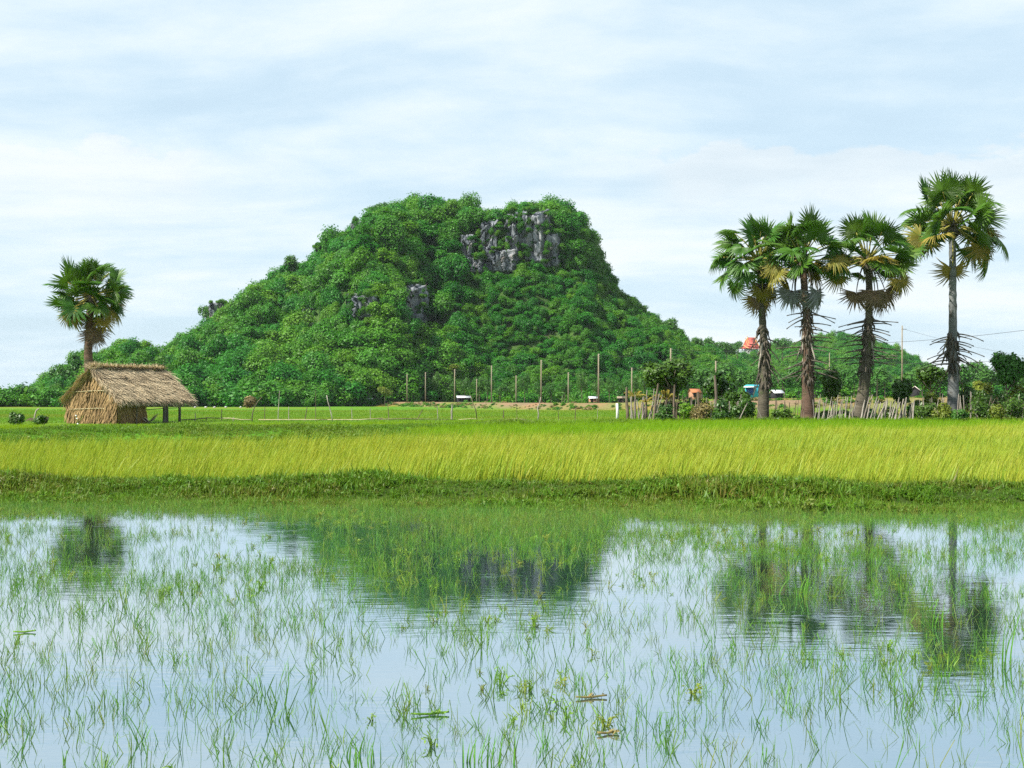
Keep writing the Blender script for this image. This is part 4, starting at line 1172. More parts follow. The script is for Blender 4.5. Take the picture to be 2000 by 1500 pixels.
# ------------------------------------------------------------------ utility poles on the embankment and their wires
def utility_pole(px, ytop, ybase, H, label, group, arm=False, tilt=0):
    D = H * FPX / (ybase - ytop)
    p = W(px, ybase, D); g = float(ground_z(p[0], D)); z0 = min(g, p[2]) - .3; top = W(px + tilt, ytop, D)[2]
    root = thing('utility_pole', label, 'utility pole', (p[0], D, z0), 0, group)
    mb = MB(); mb.tube([(0, 0, 0), (0, 0, (top - z0) * .5), (tilt / FPX * D, 0, top - z0)], [.115, .10, .08], 8, tint=[.3, .6, .7])
    obj('shaft', mb.mesh('shaft', [M_concrete], smooth=True), root)
    mb = MB(); x_ = tilt / FPX * D
    for k in range(3):
        mb.tube([(x_, 0, top - z0 - .1 - .28 * k), (x_ + .16, 0, top - z0 - .1 - .28 * k), (x_ + .16, 0, top - z0 - .02 - .28 * k)], [.02, .02, .035], 5, tint=.9)
    obj('insulator', mb.mesh('insulator', [M_white]), root)
    if arm:
        mb = MB(); mb.box((x_ + .25, 0, top - z0 - .5), (.7, .06, .06)); obj('crossarm', mb.mesh('crossarm', [M_wire]), root)
    return np.array([x_ + p[0], D, top])
tall = []; low = []
ORD = ['leftmost', 'second from the left', 'third from the left', 'fourth from the left', 'fifth from the left', 'third from the right', 'second from the right', 'rightmost']
for px, yt, yb in ((767, 734, 787), (795, 730, 787), (831, 727, 786), (888, 721, 787), (960, 714, 787), (1057, 703, 787), (1169, 691, 787), (1310, 680, 790)):
    tall.append(utility_pole(px, yt, yb, 6.5, ORD[len(tall)] + ' of the taller concrete utility poles along the field embankment', 'tall utility poles along the embankment', arm=False))
for px, yt, yb in ((782, 751, 787), (815, 748, 787), (861, 746, 788), (931, 740, 788), (1008, 733, 788), (1110, 727, 788), (1234, 718, 790), (1398, 705, 792)):
    low.append(utility_pole(px, yt, yb, 5.2, ORD[len(low)] + ' of the shorter concrete utility poles along the field embankment', 'short utility poles along the embankment'))
rp_ = utility_pole(1762, 636, 770, 9.5, 'tall grey utility pole with a side arm between the third palm and the tallest palm', None, arm=True)
rq_ = utility_pole(1620, 689, 762, 8.0, 'thin brown pole glimpsed behind the second palm', None)
def wire(pts, label, group, drop=.15):
    mb = MB()
    for a, b in zip(pts[:-1], pts[1:]):
        t_ = np.linspace(0, 1, 9)[:, None]
        P = a + (b - a) * t_; P[:, 2] -= .45 * 4 * (t_ * (1 - t_))[:, 0] + drop
        mb.tube(P, .013, 4, cap=False)
    b0 = pts[0]
    mb.V = [v - b0 for v in mb.V]
    tag(obj('power_line', mb.mesh('power_line', [M_wire]), None, b0), label, 'power line', group)
off = np.array([.16, 0, 0])
wire([p + off for p in tall] + [W(1560, 668, 130), W(2080, 630, 95)], 'upper thin wire strung along the tall utility poles', None)
wire([p + off for p in low] + [W(1640, 700, 135), W(2080, 690, 100)], 'thin wire strung along the short utility poles', None)
wire([rp_, W(2080, 700, rp_[1] - 30)], 'thin wire running right from the tall grey pole past the tallest palm', None, .4)

# ------------------------------------------------------------------ single trees and bushes
def tree(name, label, cat, px, py_base, D, crown_c, crown_r, mat, seed, leaf=0.09, n=1600, lobes=9, group=None, trunk_r=.06, z0=None, forks=3, lobe_r=(.3, .5), droop=0., up=.3, asp=.5):
    """tapered trunk with limbs and a leafy crown; crown centre and radii given in photo pixels at distance D"""
    rs = np.random.RandomState(seed)
    g = W(px, py_base, D); zz = float(ground_z(g[0], D)); g[2] = zz if z0 is None else z0
    root = thing(name, label, cat, g, 0, group)
    c = W(crown_c[0], crown_c[1], D) - g; rx = crown_r[0] / FPX * D; rz = crown_r[1] / FPX * D
    mb = MB(); t_ = np.linspace(0, 1, 6)
    mb.tube(np.stack([c[0] * t_ ** 1.5 + .04 * np.sin(t_ * 6), .04 * np.cos(t_ * 5) - .04, -.1 + (c[2] + .1) * t_], -1), trunk_r * (1.15 - .75 * t_), 7, tint=rs.rand(6))
    for k in range(forks * 2):
        a = rs.uniform(0, 6.28); f = rs.uniform(.45, .85)
        p = np.array([c[0] * f ** 1.5, 0, c[2] * f]); e = c + np.array([cos(a) * rx, sin(a) * rx, rs.uniform(-.3, .6) * rz]) * .65
        mb.tube([p, (p + e) / 2 + [0, 0, -.05 * rz], e], [trunk_r * .5, trunk_r * .35, trunk_r * .12], 5, tint=rs.rand())
    obj('trunk', mb.mesh('trunk', [M_bark], smooth=True), root)
    obj('crown', crown_mesh('crown', mat, seed, n=int(n * 1.9), R0=(rx, rx * .9, rz), lobes=lobes, lobe_r=lobe_r, leaf=1.15 * leaf / max(rx, .01), asp=asp, up=up, shell=.7), root, c, kind='stuff')
    return root

def bush(label, px, py_base, D, w_, h_, mat, seed, leaf=.09, n=900, group=None, name='bush', cat='bush', lobes=8, asp=.5):
    rs = np.random.RandomState(seed)
    g = W(px, py_base, D); g[2] = float(ground_z(g[0], D))
    rx = w_ / 2 / FPX * D; rz = h_ / FPX * D * .62
    root = thing(name, label, cat, g, 0, group)
    mb = MB()
    for k in range(6):
        a = rs.uniform(0, 6.28)
        mb.tube([(0, 0, -.1), (cos(a) * rx * .3, sin(a) * rx * .3, rz * .6), (cos(a) * rx * .6, sin(a) * rx * .5, rz * rs.uniform(.9, 1.4))], [.03, .02, .008], 5, tint=rs.rand())
    obj('stem', mb.mesh('stem', [M_bark]), root)
    obj('foliage', crown_mesh('foliage', mat, seed, n=int(n * 1.8), R0=(rx, rx * .8, rz), lobes=lobes, lobe_r=(.3, .5), leaf=leaf / rx, asp=asp, up=.4, shell=.7), root, (0, 0, rz * .72), kind='stuff')
    return root

# mango-like trees and saplings round the palms
tree('mango_tree', 'dark rounded mango tree behind the two thick fence posts', 'tree', 1318, 800, 80, (1310, 738), (54, 42), M_mango, 301, .13, 2600, 11, trunk_r=.12)
tree('mango_tree', 'loose leafy tree behind the tall crooked post left of the leftmost palm', 'tree', 1412, 800, 82, (1410, 752), (36, 44), M_mango, 302, .11, 1500, 12, lobe_r=(.25, .4))
tree('mango_tree', 'upright oval sapling between the second and third palms', 'tree', 1624, 812, 80, (1624, 752), (29, 38), M_mango, 303, .11, 1700, 15, lobe_r=(.2, .38), asp=.4)
tree('mango_tree', 'broad-leaved sapling in front of the grey utility pole', 'tree', 1758, 815, 79, (1762, 765), (30, 34), M_mango, 304, .13, 1300, 14, lobe_r=(.2, .38), asp=.42)
tree('mango_tree', 'thin airy tree left of the tallest palm trunk', 'tree', 1818, 815, 84, (1818, 738), (38, 36), M_mango, 305, .10, 1100, 13, lobe_r=(.2, .35))
tree('mango_tree', 'round-topped tree at the right edge standing above the bushes', 'tree', 1966, 810, 80, (1965, 726), (38, 38), M_foot, 306, .12, 2200, 11, trunk_r=.08)
tree('mango_tree', 'low spreading tree with yellowish leaves right of the tallest palm', 'tree', 1912, 815, 82, (1912, 768), (36, 34), M_yellowleaf, 307, .10, 1200, 12, lobe_r=(.2, .4))
tree('mango_tree', 'yellowish tree at the far right end of the bushes', 'tree', 2004, 815, 80, (2004, 775), (30, 34), M_yellowleaf, 308, .10, 1200, 10)
tree('mango_tree', 'small dark tree between the leftmost palm and the crooked post', 'tree', 1455, 815, 79, (1452, 785), (26, 24), M_mango, 309, .10, 900, 9)

# bushes along the fence foot
BUSH = [('round dark green bush at the foot of the stakes left of the dry thicket', 1298, 816, 75.5, 46, 34, M_mango), ('pale grassy bush between the thick post and the crooked post', 1345, 820, 75, 60, 40, M_levee),
        ('dry reddish brown thicket in front of the short thick post', 1366, 824, 74, 52, 36, M_drybush), ('dense rounded green bush right of the dry thicket', 1408, 830, 73, 44, 44, M_mango),
        ('dark bush leaning against the leftmost palm', 1450, 824, 75, 52, 50, M_mango), ('low leafy bush right of the leftmost palm foot', 1524, 828, 73.5, 40, 28, M_mango),
        ('low olive bush under the stakes left of the second palm', 1552, 830, 73.4, 22, 16, M_levee), ('dark low bush left of the tallest palm', 1812, 824, 74, 40, 38, M_mango),
        ('yellow-green bush touching the tallest palm on its left', 1838, 830, 73, 40, 34, M_yellowleaf), ('bright leafed small bush at the foot of the tallest palm', 1872, 834, 72.6, 40, 28, M_foot),
        ('large dark bush right of the tallest palm', 1920, 828, 74, 74, 58, M_mango), ('spreading green bush at the right edge of the frame', 1985, 830, 74, 66, 46, M_mango),
        ('olive bush between the two large bushes on the right', 1950, 832, 73.2, 46, 34, M_yellowleaf), ('tall yellowish shrub rising behind the large dark bush', 1900, 812, 77, 52, 52, M_yellowleaf),
        ('dark shrub behind the stakes under the airy tree', 1800, 815, 76, 40, 40, M_mango), ('dark shrub low behind the slanting pale stakes', 1735, 820, 76.5, 60, 30, M_mango), ('dark shrub behind the stakes right of the third palm', 1702, 822, 76.5, 36, 34, M_mango),
        ('olive shrub behind the thin stakes right of the second palm', 1640, 824, 76, 40, 22, M_levee), ('shrub beside the trunk of the second palm', 1604, 824, 76.5, 26, 26, M_mango)]
for i, (lb, px, pb, D, w_, h_, m_) in enumerate(BUSH):
    bush(lb, px, pb, D, w_ * 1.1, h_ * 1.1, m_, 400 + i, .085, 750)
MORE = [('dense bush behind the stakes under the dark mango tree', 1300, 806, 81, 60, 44, M_mango), ('leafy bush under the mango tree right of the thick posts', 1340, 806, 80.5, 50, 50, M_foot), ('bush filling the gap left of the crooked post', 1378, 812, 80, 44, 44, M_yellowleaf),
        ('high bush right of the crooked post', 1425, 815, 79, 44, 50, M_mango), ('thick green bush at the right of the tallest palm trunk', 1890, 812, 79, 60, 70, M_mango), ('tall bush under the round-topped tree at the right edge', 1945, 812, 79, 70, 66, M_mango),
        ('dense bush at the right edge below the yellowish tree', 1990, 812, 78.5, 60, 60, M_mango), ('bush behind the stakes left of the tallest palm trunk', 1826, 812, 79.5, 50, 56, M_yellowleaf), ('bush between the grey pole sapling and the airy tree', 1788, 812, 80, 40, 46, M_mango),
        ('low bush behind the stakes under the oval sapling', 1630, 818, 79, 60, 26, M_mango), ('bush outside the frame edge beside the last stakes', 2030, 815, 78, 70, 60, M_mango)]
for i, (lb, px, pb, D, w_, h_, m_) in enumerate(MORE):
    bush(lb, px, pb, D, w_ * 1.15, h_ * 1.1, m_, 450 + i, .10, 900)
bush('dark leafy bush at the far left left of the bent stick', 28, 830, 74, 40, 27, M_mango, 430, .08, 800)
bush('low dark bush right of the bent stick beside the hut', 84, 832, 74, 36, 22, M_mango, 431, .08, 700)
bush('grey dry bush at the foot of the hill beyond the stick fence', 487, 797, 240, 32, 22, M_drybush, 432, .22, 700)

# arching young palms by the fence corner
def arch_palm(label, px, py, D, n, L, mat, seed, el=(25, 80)):
    rs = np.random.RandomState(seed)
    g = W(px, py, D); g[2] = float(ground_z(g[0], D)); base_z = W(px, py, D)[2]
    root = thing('young_palm', label, 'palm', g)
    mb = MB(); h = max(.25, base_z - g[2] + .25)
    mb.tube([(0, 0, -.1), (0, 0, h * .6), (0, 0, h)], [.09, .08, .05], 7, tint=.4); obj('trunk', mb.mesh('trunk', [M_bark]), root)
    for k in range(n):
        mb = MB(); az = k * 2.4 + rs.normal() * .3; e = radians(rs.uniform(*el)); l = L * rs.uniform(.7, 1.15)
        t_ = np.linspace(0, 1, 12)
        d = np.array([cos(az), sin(az), 0])
        P = d * (l * cos(e) * t_)[:, None] + np.array([0, 0, 1.]) * (l * sin(e) * t_ - .55 * l * t_ ** 2.2)[:, None] + np.array([0, 0, h])
        mb.tube(P, np.linspace(.022, .006, 12), 4, tint=.7)
        sd_ = np.cross(d, [0, 0, 1.])
        for j in range(2, 12):
            for s_ in (-1, 1):
                ll = l * .26 * (1 - .5 * t_[j]); o_ = P[j]
                tipv = o_ + sd_ * s_ * ll * .7 + d * ll * .5 + np.array([0, 0, -ll * .45])
                w_ = d * .03
                mb.add([o_ - w_, o_ + w_, (o_ + tipv) / 2 + w_ + [0, 0, .03], (o_ + tipv) / 2 - w_ + [0, 0, .03], tipv], [[0, 1, 2, 3]], [[3, 2, 4]], tint=np.clip(.5 + rs.normal() * .25, 0, 1))
        obj('frond', mb.mesh('frond', [mat]), root)
arch_palm('small yellowing palm at the left corner of the stake fence', 1240, 785, 80, 9, .95, M_palm_old, 1)
arch_palm('dark green young palm behind the fence corner', 1256, 790, 82.5, 9, 1.6, M_palm, 2, (50, 85))
arch_palm('dry yellow palm drooping over the stakes by the corner', 1262, 795, 78, 8, .7, M_palm_old, 3)
arch_palm('yellow-green young palm between the two thick tall posts', 1300, 790, 79, 10, 1.25, M_palm_old, 4, (40, 85))

# ------------------------------------------------------------------ trees one can tell apart at the hill's foot and on its edges
SHAPES = {}
def far_tree(name, label, px, py_base, D, w_, h_, group, seed, mat=None, trunk=.25, feather=False):
    rs = np.random.RandomState(seed)
    mat = mat or M_foot
    kind = (mat.name, feather, seed % 4)
    if kind not in SHAPES:
        if feather:
            c = crown_mesh('crown', mat, 500 + seed % 4, n=1300, R0=(1, 1, 1), lobes=13, lobe_r=(.2, .34), leaf=.085, asp=.28, up=.5)
        else:
            c = crown_mesh('crown', mat, 520 + seed % 4, n=1600, R0=(1, 1, 1), lobes=8 + seed % 4 * 2, lobe_r=(.28, .5), leaf=.09, asp=.6)
        mb = MB(); mb.tube([(0, 0, -.6), (.03, 0, 0), (0, .02, .6), (.02, 0, 1.0)], [.06, .045, .035, .015], 6, tint=[.3, .5, .6, .7])
        for k in range(5):
            a = k * 1.3; mb.tube([(0, 0, .25 + .12 * k), (cos(a) * .3, sin(a) * .3, .6 + .13 * k)], [.025, .008], 4, tint=.6)
        SHAPES[kind] = (c, mb.mesh('trunk', [M_bark]))
    c, tm = SHAPES[kind]
    p = W(px, py_base, D); g = float(ground_z(p[0], D)); z0 = p[2] if py_base < HZ - 12 else min(p[2], max(g, 0) + 1.5)
    z0 = min(z0, p[2])
    root = thing(name, label, 'tree', (p[0], D, z0), 0, group)
    w_m = w_ / 2 / FPX * D; h_m = h_ / FPX * D
    rz = h_m * (1 - trunk) / 2
    obj('trunk', tm, root, (0, 0, 0), (0, 0, rs.uniform(0, 6)), (w_m * .7 if w_m < h_m else h_m * .5, w_m * .7 if w_m < h_m else h_m * .5, h_m * .72))
    obj('crown', c, root, (0, 0, h_m - rz), (0, 0, rs.uniform(0, 6.28)), (w_m, w_m, rz * 1.08), kind='stuff')
    return root
rs = np.random.RandomState(88)
# feathery row behind the poles
gx_ = [700, 722, 745, 772, 800, 826, 852, 876, 902, 930, 952, 980, 1004, 1030, 1056, 1080, 1108, 1134, 1160, 1188, 1212, 1240, 1262]
for i, x_ in enumerate(gx_):
    far_tree('feathery_tree', 'feathery blue-green tree in the row behind the utility poles at the hill foot', x_ + rs.uniform(-6, 6), 787, 338 + rs.uniform(-5, 5) - 0.02 * (x_ - 700), rs.uniform(34, 52), rs.uniform(42, 66),
             'feathery trees behind the utility poles', i, feather=True, trunk=.15)
far_tree('round_tree', 'pale round tree beside the white-roofed shed at the foot of the hill', 735, 787, 330, 66, 58, None, 2, trunk=.2)
far_tree('round_tree', 'small yellowish tree right of the white-roofed shed', 752, 787, 300, 30, 34, None, 1, mat=M_yellowleaf, trunk=.3)
far_tree('round_tree', 'flat-topped tree drooping over the left end of the white-roofed shed', 682, 790, 325, 46, 26, None, 3, trunk=.2)
far_tree('umbrella_tree', 'bright pale green spreading tree low on the hill above the poles', 890, 728, 345, 34, 18, None, 0, mat=M_yellowleaf, trunk=.2)
far_tree('lone_tree', 'lone round tree on the left shoulder of the large hill against the sky', 408, 648, 425, 44, 56, None, 1, trunk=.18)
far_tree('skyline_tree', 'round overhanging tree on the right shoulder of the large hill', 1306, 658, 425, 48, 40, None, 2, trunk=.1)
far_tree('skyline_tree', 'large tree crowning the right end of the cliff top', 1108, 450, 424, 50, 40, None, 3, trunk=.05)
far_tree('skyline_tree', 'broad tree on the cliff top above the grey rock face', 1042, 432, 424, 60, 34, None, 0, trunk=.05)
far_tree('skyline_tree', 'tree at the highest point of the large hill', 818, 412, 428, 46, 30, None, 1, trunk=.05)
far_tree('skyline_tree', 'bushy tree on the left rim of the hilltop', 740, 432, 428, 56, 40, None, 2, trunk=.05)
far_tree('skyline_tree', 'rounded tree at the dip of the hilltop left of the cliff', 908, 420, 427, 40, 32, None, 3, trunk=.05)
far_tree('skyline_tree', 'tree at the notch where the left slope steps up', 572, 530, 428, 50, 34, None, 0, trunk=.05)
far_tree('skyline_tree', 'large tree on the right edge just below the cliff', 1160, 540, 424, 60, 60, None, 2, trunk=.05)
far_tree('skyline_tree', 'round crown halfway down the hill left of the small cliff', 745, 590, 372, 56, 52, None, 1, trunk=.05)
far_tree('skyline_tree', 'large round crown right below the small grey cliff', 775, 668, 350, 70, 56, None, 0, trunk=.05)
far_tree('skyline_tree', 'bushy crown below the main cliff', 1100, 545, 405, 66, 44, None, 3, trunk=.05)
# left foot of the knoll
for i, (x_, yb, D, w_, h_, lb) in enumerate([(66, 800, 292, 46, 44, 'small round tree at the left end of the knoll'), (60, 800, 300, 30, 46, 'upright small tree at the far left end of the knoll'), (104, 799, 298, 50, 56, 'tree at the knoll foot left of the hut'),
                                              (118, 796, 312, 56, 96, 'tall dark tree left of the hut on the knoll'), (144, 770, 318, 60, 86, 'broad tree on the knoll just behind the palm by the hut'), (92, 800, 294, 40, 30, 'low bush-like tree at the knoll foot')]):
    far_tree('round_tree', lb, x_, yb, D, w_, h_, None, i, trunk=.1)
# right band behind the palms
K = [(1345, 774, 300, 52, 48), (1372, 772, 305, 60, 52), (1408, 772, 300, 64, 60), (1440, 772, 310, 52, 50), (1470, 772, 300, 44, 40), (1500, 772, 315, 50, 58), (1532, 772, 300, 48, 42), (1560, 772, 305, 52, 56),
     (1592, 772, 300, 46, 44), (1640, 770, 310, 54, 46), (1668, 770, 300, 44, 54), (1700, 770, 305, 50, 44), (1728, 770, 300, 46, 50), (1778, 768, 305, 50, 44), (1802, 768, 300, 52, 52), (1836, 768, 310, 56, 46), (1880, 768, 300, 56, 52),
     (1908, 768, 305, 52, 60), (1936, 768, 300, 50, 46), (1990, 768, 305, 56, 50), (2030, 768, 300, 56, 56)]
for i, (x_, yb, D, w_, h_) in enumerate(K):
    far_tree('bushy_tree', 'bushy green tree in the belt beyond the brown fields behind the sugar palms', x_, yb, D, w_ * 1.25, h_ * 1.15, 'tree belt beyond the brown fields', i, trunk=.12)
for i, (x_, yb, D, w_, h_, lb) in enumerate([(1388, 700, 520, 40, 44, 'dark round tree left of the red-roofed temple'), (1420, 700, 520, 50, 36, 'round tree on the skyline near the temple'), (1440, 690, 560, 30, 26, 'small tree touching the left side of the temple'),
                                              (1528, 690, 560, 44, 34, 'hazy round tree right of the leftmost palm trunk'), (1340, 690, 440, 44, 34, 'skyline tree at the right foot of the large hill'), (1365, 690, 470, 34, 34, 'small skyline tree right of the hill foot')]):
    far_tree('round_tree', lb, x_, yb, D, w_, h_, None, i, trunk=.1)
# a few feathered coconut palms far off
def coconut(label, px, ytop, ybase, D, seed):
    rs = np.random.RandomState(seed)
    p = W(px, ybase, D); H = (ybase - ytop) / FPX * D
    root = thing('coconut_palm', label, 'palm tree', p)
    mb = MB(); mb.tube([(0, 0, -2), (.15, 0, H * .4), (.05, 0, H * .72)], [.2, .14, .1], 7, tint=[.3, .5, .6]); obj('trunk', mb.mesh('trunk', [M_bark]), root)
    mb = MB()
    for k in range(15):
        az = k * 2.4; e = radians(rs.uniform(-20, 75)); l = H * .34 * rs.uniform(.85, 1.15); t_ = np.linspace(0, 1, 7); d = np.array([cos(az), sin(az), 0])
        P = d * (l * cos(e) * t_)[:, None] + np.array([0, 0, 1.]) * (l * sin(e) * t_ - .5 * l * t_ ** 2)[:, None] + np.array([.05, 0, H * .72])
        sd_ = np.cross(d, [0, 0, 1.])
        for j in range(6):
            for s_ in (-1, 1):
                w_ = l * .16 * (1 - .6 * t_[j])
                mb.add([P[j], P[j + 1], P[j + 1] + sd_ * s_ * w_ + [0, 0, -w_ * .7], P[j] + sd_ * s_ * w_ * .7 + [0, 0, -w_ * .5]], [[0, 1, 2, 3]], tint=np.clip(.5 + rs.normal() * .2, 0, 1))
    obj('fronds', mb.mesh('fronds', [M_foot]), root, kind='stuff')
coconut('tiny coconut palm on the skyline left of the temple', 1382, 657, 700, 520, 1)
coconut('coconut palm beside the round skyline tree left of the temple', 1396, 660, 700, 515, 2)
coconut('pale coconut palm in the tree belt right of the third palm', 1712, 722, 770, 290, 3)
coconut('small coconut palm in the tree belt right of the blue shack', 1527, 735, 772, 290, 4)
coconut('small coconut palm behind the poles at the foot of the hill', 1097, 762, 787, 300, 5)

# far treelines, too distant to tell trees apart
def treeline(label, px0, px1, D, h_, n, seed, thick=40):
    rs = np.random.RandomState(seed)
    y = D + rs.uniform(0, thick, n); x = (rs.uniform(px0, px1, n) - 1000) / FPX * D
    S = h_ * (.55 + .45 * rs.rand(n)) * (.8 + .4 * vnoise(x * .03, y * .01))
    P = np.stack([x, y, S * .55], -1)
    temps = [template('tree', crown_mesh('crown', M_forest, seed * 9 + i, n=420, R0=(1, 1, .8), leaf=.14, lobes=7)) for i in range(4)]
    scatter('treeline', P, np.stack([0 * x, 0 * x, rs.uniform(0, 6, n)], -1), np.repeat(S[:, None], 3, 1), rs.randint(0, 4, n), rs.rand(n), temps, label, 'trees')
treeline('hazy blue-green treeline on the horizon left of the knoll', -400, 70, 1150, 5.0, 260, 41)
treeline('hazy treeline on the horizon at the far right', 1700, 2500, 640, 7.0, 260, 42)

# ------------------------------------------------------------------ far buildings
def house(name, label, cat, px, py_base, D, w_, d_, h_, roof_h, wall_m, roof_m, yaw=0, over=.25, door=True, windows=1, shed=False):
    p = W(px, py_base, D)
    root = thing(name, label, cat, p, radians(yaw))
    g_ = min(float(ground_z(p[0], D)) - p[2], 0) - .3
    mb = MB(); mb.box((0, 0, (h_ + g_) / 2), (w_, d_, h_ - g_))
    if not shed: mb.add([[-w_ / 2, -d_ / 2, h_], [-w_ / 2, d_ / 2, h_], [-w_ / 2, 0, h_ + roof_h * .93], [w_ / 2, -d_ / 2, h_], [w_ / 2, d_ / 2, h_], [w_ / 2, 0, h_ + roof_h * .93]], None, [[0, 1, 2], [3, 5, 4]])
    obj('wall', mb.mesh('wall', [wall_m]), root)
    X = w_ / 2 + over; Y = d_ / 2 + over; e = over * roof_h / (d_ / 2); mb = MB(); th = .07
    if shed:
        V = [[-X, -Y, h_ + .02], [X, -Y, h_ + .02], [X, Y, h_ + roof_h], [-X, Y, h_ + roof_h]]
        V = np.array(V + [[a, b, c + th] for a, b, c in V]); mb.add(V, [[0, 3, 2, 1], [4, 5, 6, 7], [0, 1, 5, 4], [1, 2, 6, 5], [2, 3, 7, 6], [3, 0, 4, 7]])
    else:
        for s_ in (-1, 1):
            V = [[-X, s_ * Y, h_ - e], [X, s_ * Y, h_ - e], [X, 0, h_ + roof_h], [-X, 0, h_ + roof_h]]
            V = np.array(V + [[a, b, c + th] for a, b, c in V]); mb.add(V, [[0, 3, 2, 1], [4, 5, 6, 7], [0, 1, 5, 4], [1, 2, 6, 5], [2, 3, 7, 6], [3, 0, 4, 7]])
    obj('roof', mb.mesh('roof', [roof_m]), root)
    if door:
        mb = MB(); mb.box((-w_ * .22, -d_ / 2 - .02, h_ * .42), (w_ * .3, .05, h_ * .8)); obj('door', mb.mesh('door', [M_glassdark]), root)
    for k in range(windows):
        mb = MB(); mb.box((w_ * (.2 + .18 * k), -d_ / 2 - .02, h_ * .6), (w_ * .16, .05, h_ * .3)); obj('window', mb.mesh('window', [M_glassdark]), root)
    return root
hs = house('shed', 'low open shed with a pale sheet roof at the foot of the hill', 'shed', 706, 789, 318, 4.2, 3.4, 1.05, .75, M_glassdark, M_tin, 8, .4, False, 0, shed=True)
mb = MB()
for k, (x_, z_) in enumerate(((-3.1, .5), (-3.6, .35), (-2.6, .75), (-3.0, .95))):
    mb.box((x_, -.8 + .2 * k, z_), (1.3, .08, .09), np.array(Matrix.Rotation(.25 * (-1) ** k, 3, 'Y')), tint=.8)
for x_ in (-2.4, -3.7): mb.box((x_, -.8, .1), (.1, .1, 1.6), tint=.6)
obj('lean_to', mb.mesh('lean_to', [M_brick]), hs)
hb = house('shack', 'turquoise painted shack with a sheet awning beside the leftmost palm', 'shack', 1470, 773, 250, 2.3, 2.0, 1.65, .3, M_blue, M_blue, -20, .15, True, 0, shed=True)
mb = MB(); mb.box((-.3, -1.03, .75), (1.3, .05, 1.2)); obj('tarp', mb.mesh('tarp', [M_bluedark]), hb)
mb = MB(); mb.box((-.35, -1.45, 1.6), (1.9, .9, .06), np.array(Matrix.Rotation(.25, 3, 'X'))); obj('awning', mb.mesh('awning', [M_tin]), hb)
house('hut', 'small clay-red hut with a tiled roof left of the crooked post', 'hut', 1357, 775, 240, 1.6, 1.6, .75, .55, M_brick, M_tile, 15, .12, True, 0)
house('hut', 'small hut with a pale grey sheet roof between the first and second palms', 'hut', 1517, 774, 270, 1.8, 1.6, .7, .45, M_glassdark, M_tin, 20, .25, False, 0)
house('hut', 'tiny hut with a pinkish gable roof right of the grey utility pole', 'hut', 1787, 772, 240, 1.3, 1.5, .9, .6, M_glassdark, M_thatchwhite, 70, .2, False, 0)
house('hut', 'small bluish white hut among the feathery trees left of the last tall pole', 'hut', 1158, 786, 338, 1.8, 2, 1.0, .4, M_brick, M_tin, 5, .2, True, 1)
house('hut', 'small grey hut among the feathery trees right of the last pole', 'hut', 1213, 784, 338, 1.6, 2, .8, .4, M_glassdark, M_concrete, -5, .2, True, 1)
house('hut', 'low grey-roofed hut half hidden behind the poles near the middle', 'hut', 905, 784, 335, 3.0, 2, .9, .4, M_glassdark, M_tin, 10, .2, False, 0)

# red-roofed temple on the rise
tp = hit(1467, 692, right_hill, 560, 720)
if tp is None: tp = W(1467, 692, 700)
print('temple at', tp)
T_ = thing('temple', 'small temple with a tiered red roof on the wooded rise beside the leftmost palm', 'temple', tp, radians(28))
mb = MB(); mb.box((0, 0, -.9), (8, 6, 2.0)); mb.box((0, 0, .2), (8.4, 6.4, .35)); obj('base', mb.mesh('base', [M_white]), T_)
mb = MB(); mb.box((0, 0, 1.6), (5.6, 3.8, 2.6)); obj('wall', mb.mesh('wall', [M_white]), T_)
for x_ in (-3.4, -1.15, 1.15, 3.4):
    for y_ in (-2.5, 2.5):
        mb = MB(); mb.tube([(x_, y_, .3), (x_, y_, 1.6), (x_, y_, 2.9)], [.2, .17, .17], 8); obj('column', mb.mesh('column', [M_white]), T_)
def tier(L, Wd, z0, h, flare, name='roof'):
    mb = MB(); t_ = np.linspace(0, 1, 7)
    prof = np.stack([Wd / 2 * (1 - t_) ** 1.0, z0 + h * t_ ** 1.35 + flare * (1 - t_) ** 4 * .3], -1)
    for s_ in (-1, 1):
        V = []; 
        for y_, z_ in prof:
            V += [[-L / 2, s_ * y_, z_], [L / 2, s_ * y_, z_], [L / 2, s_ * y_, z_ - .12], [-L / 2, s_ * y_, z_ - .12]]
        Q = []
        for i in range(6):
            for a in range(4): Q.append([i * 4 + a, i * 4 + (a + 1) % 4, (i + 1) * 4 + (a + 1) % 4, (i + 1) * 4 + a])
        Q += [[0, 1, 2, 3]]
        mb.add(V, Q)
    o = obj(name, mb.mesh(name, [M_red]), T_)
    for x_ in (-L / 2 - .06, L / 2 + .06):
        mb = MB()
        for s_ in (-1, 1): mb.tube([(x_, s_ * y_, z_ + .05) for y_, z_ in prof], .16, 5)
        mb.tube([(x_, 0, z0 + h), (x_ * 1.04, 0, z0 + h + .7), (x_ * 1.02, 0, z0 + h + 1.3)], [.14, .09, .02], 5)
        obj('gable_trim', mb.mesh('gable_trim', [M_gold]), o)
        mb = MB(); mb.add([[x_ * .97, y_, z_] for y_, z_ in prof] + [[x_ * .97, -y_, z_] for y_, z_ in prof] , [[i, i + 1, 8 + i, 7 + i] for i in range(6)]); obj('gable', mb.mesh('gable', [M_red]), o)
tier(9.0, 7.6, 2.7, 1.7, .6); tier(6.6, 5.0, 3.7, 3.6, .5); tier(4.6, 3.6, 5.0, 3.4, .4)

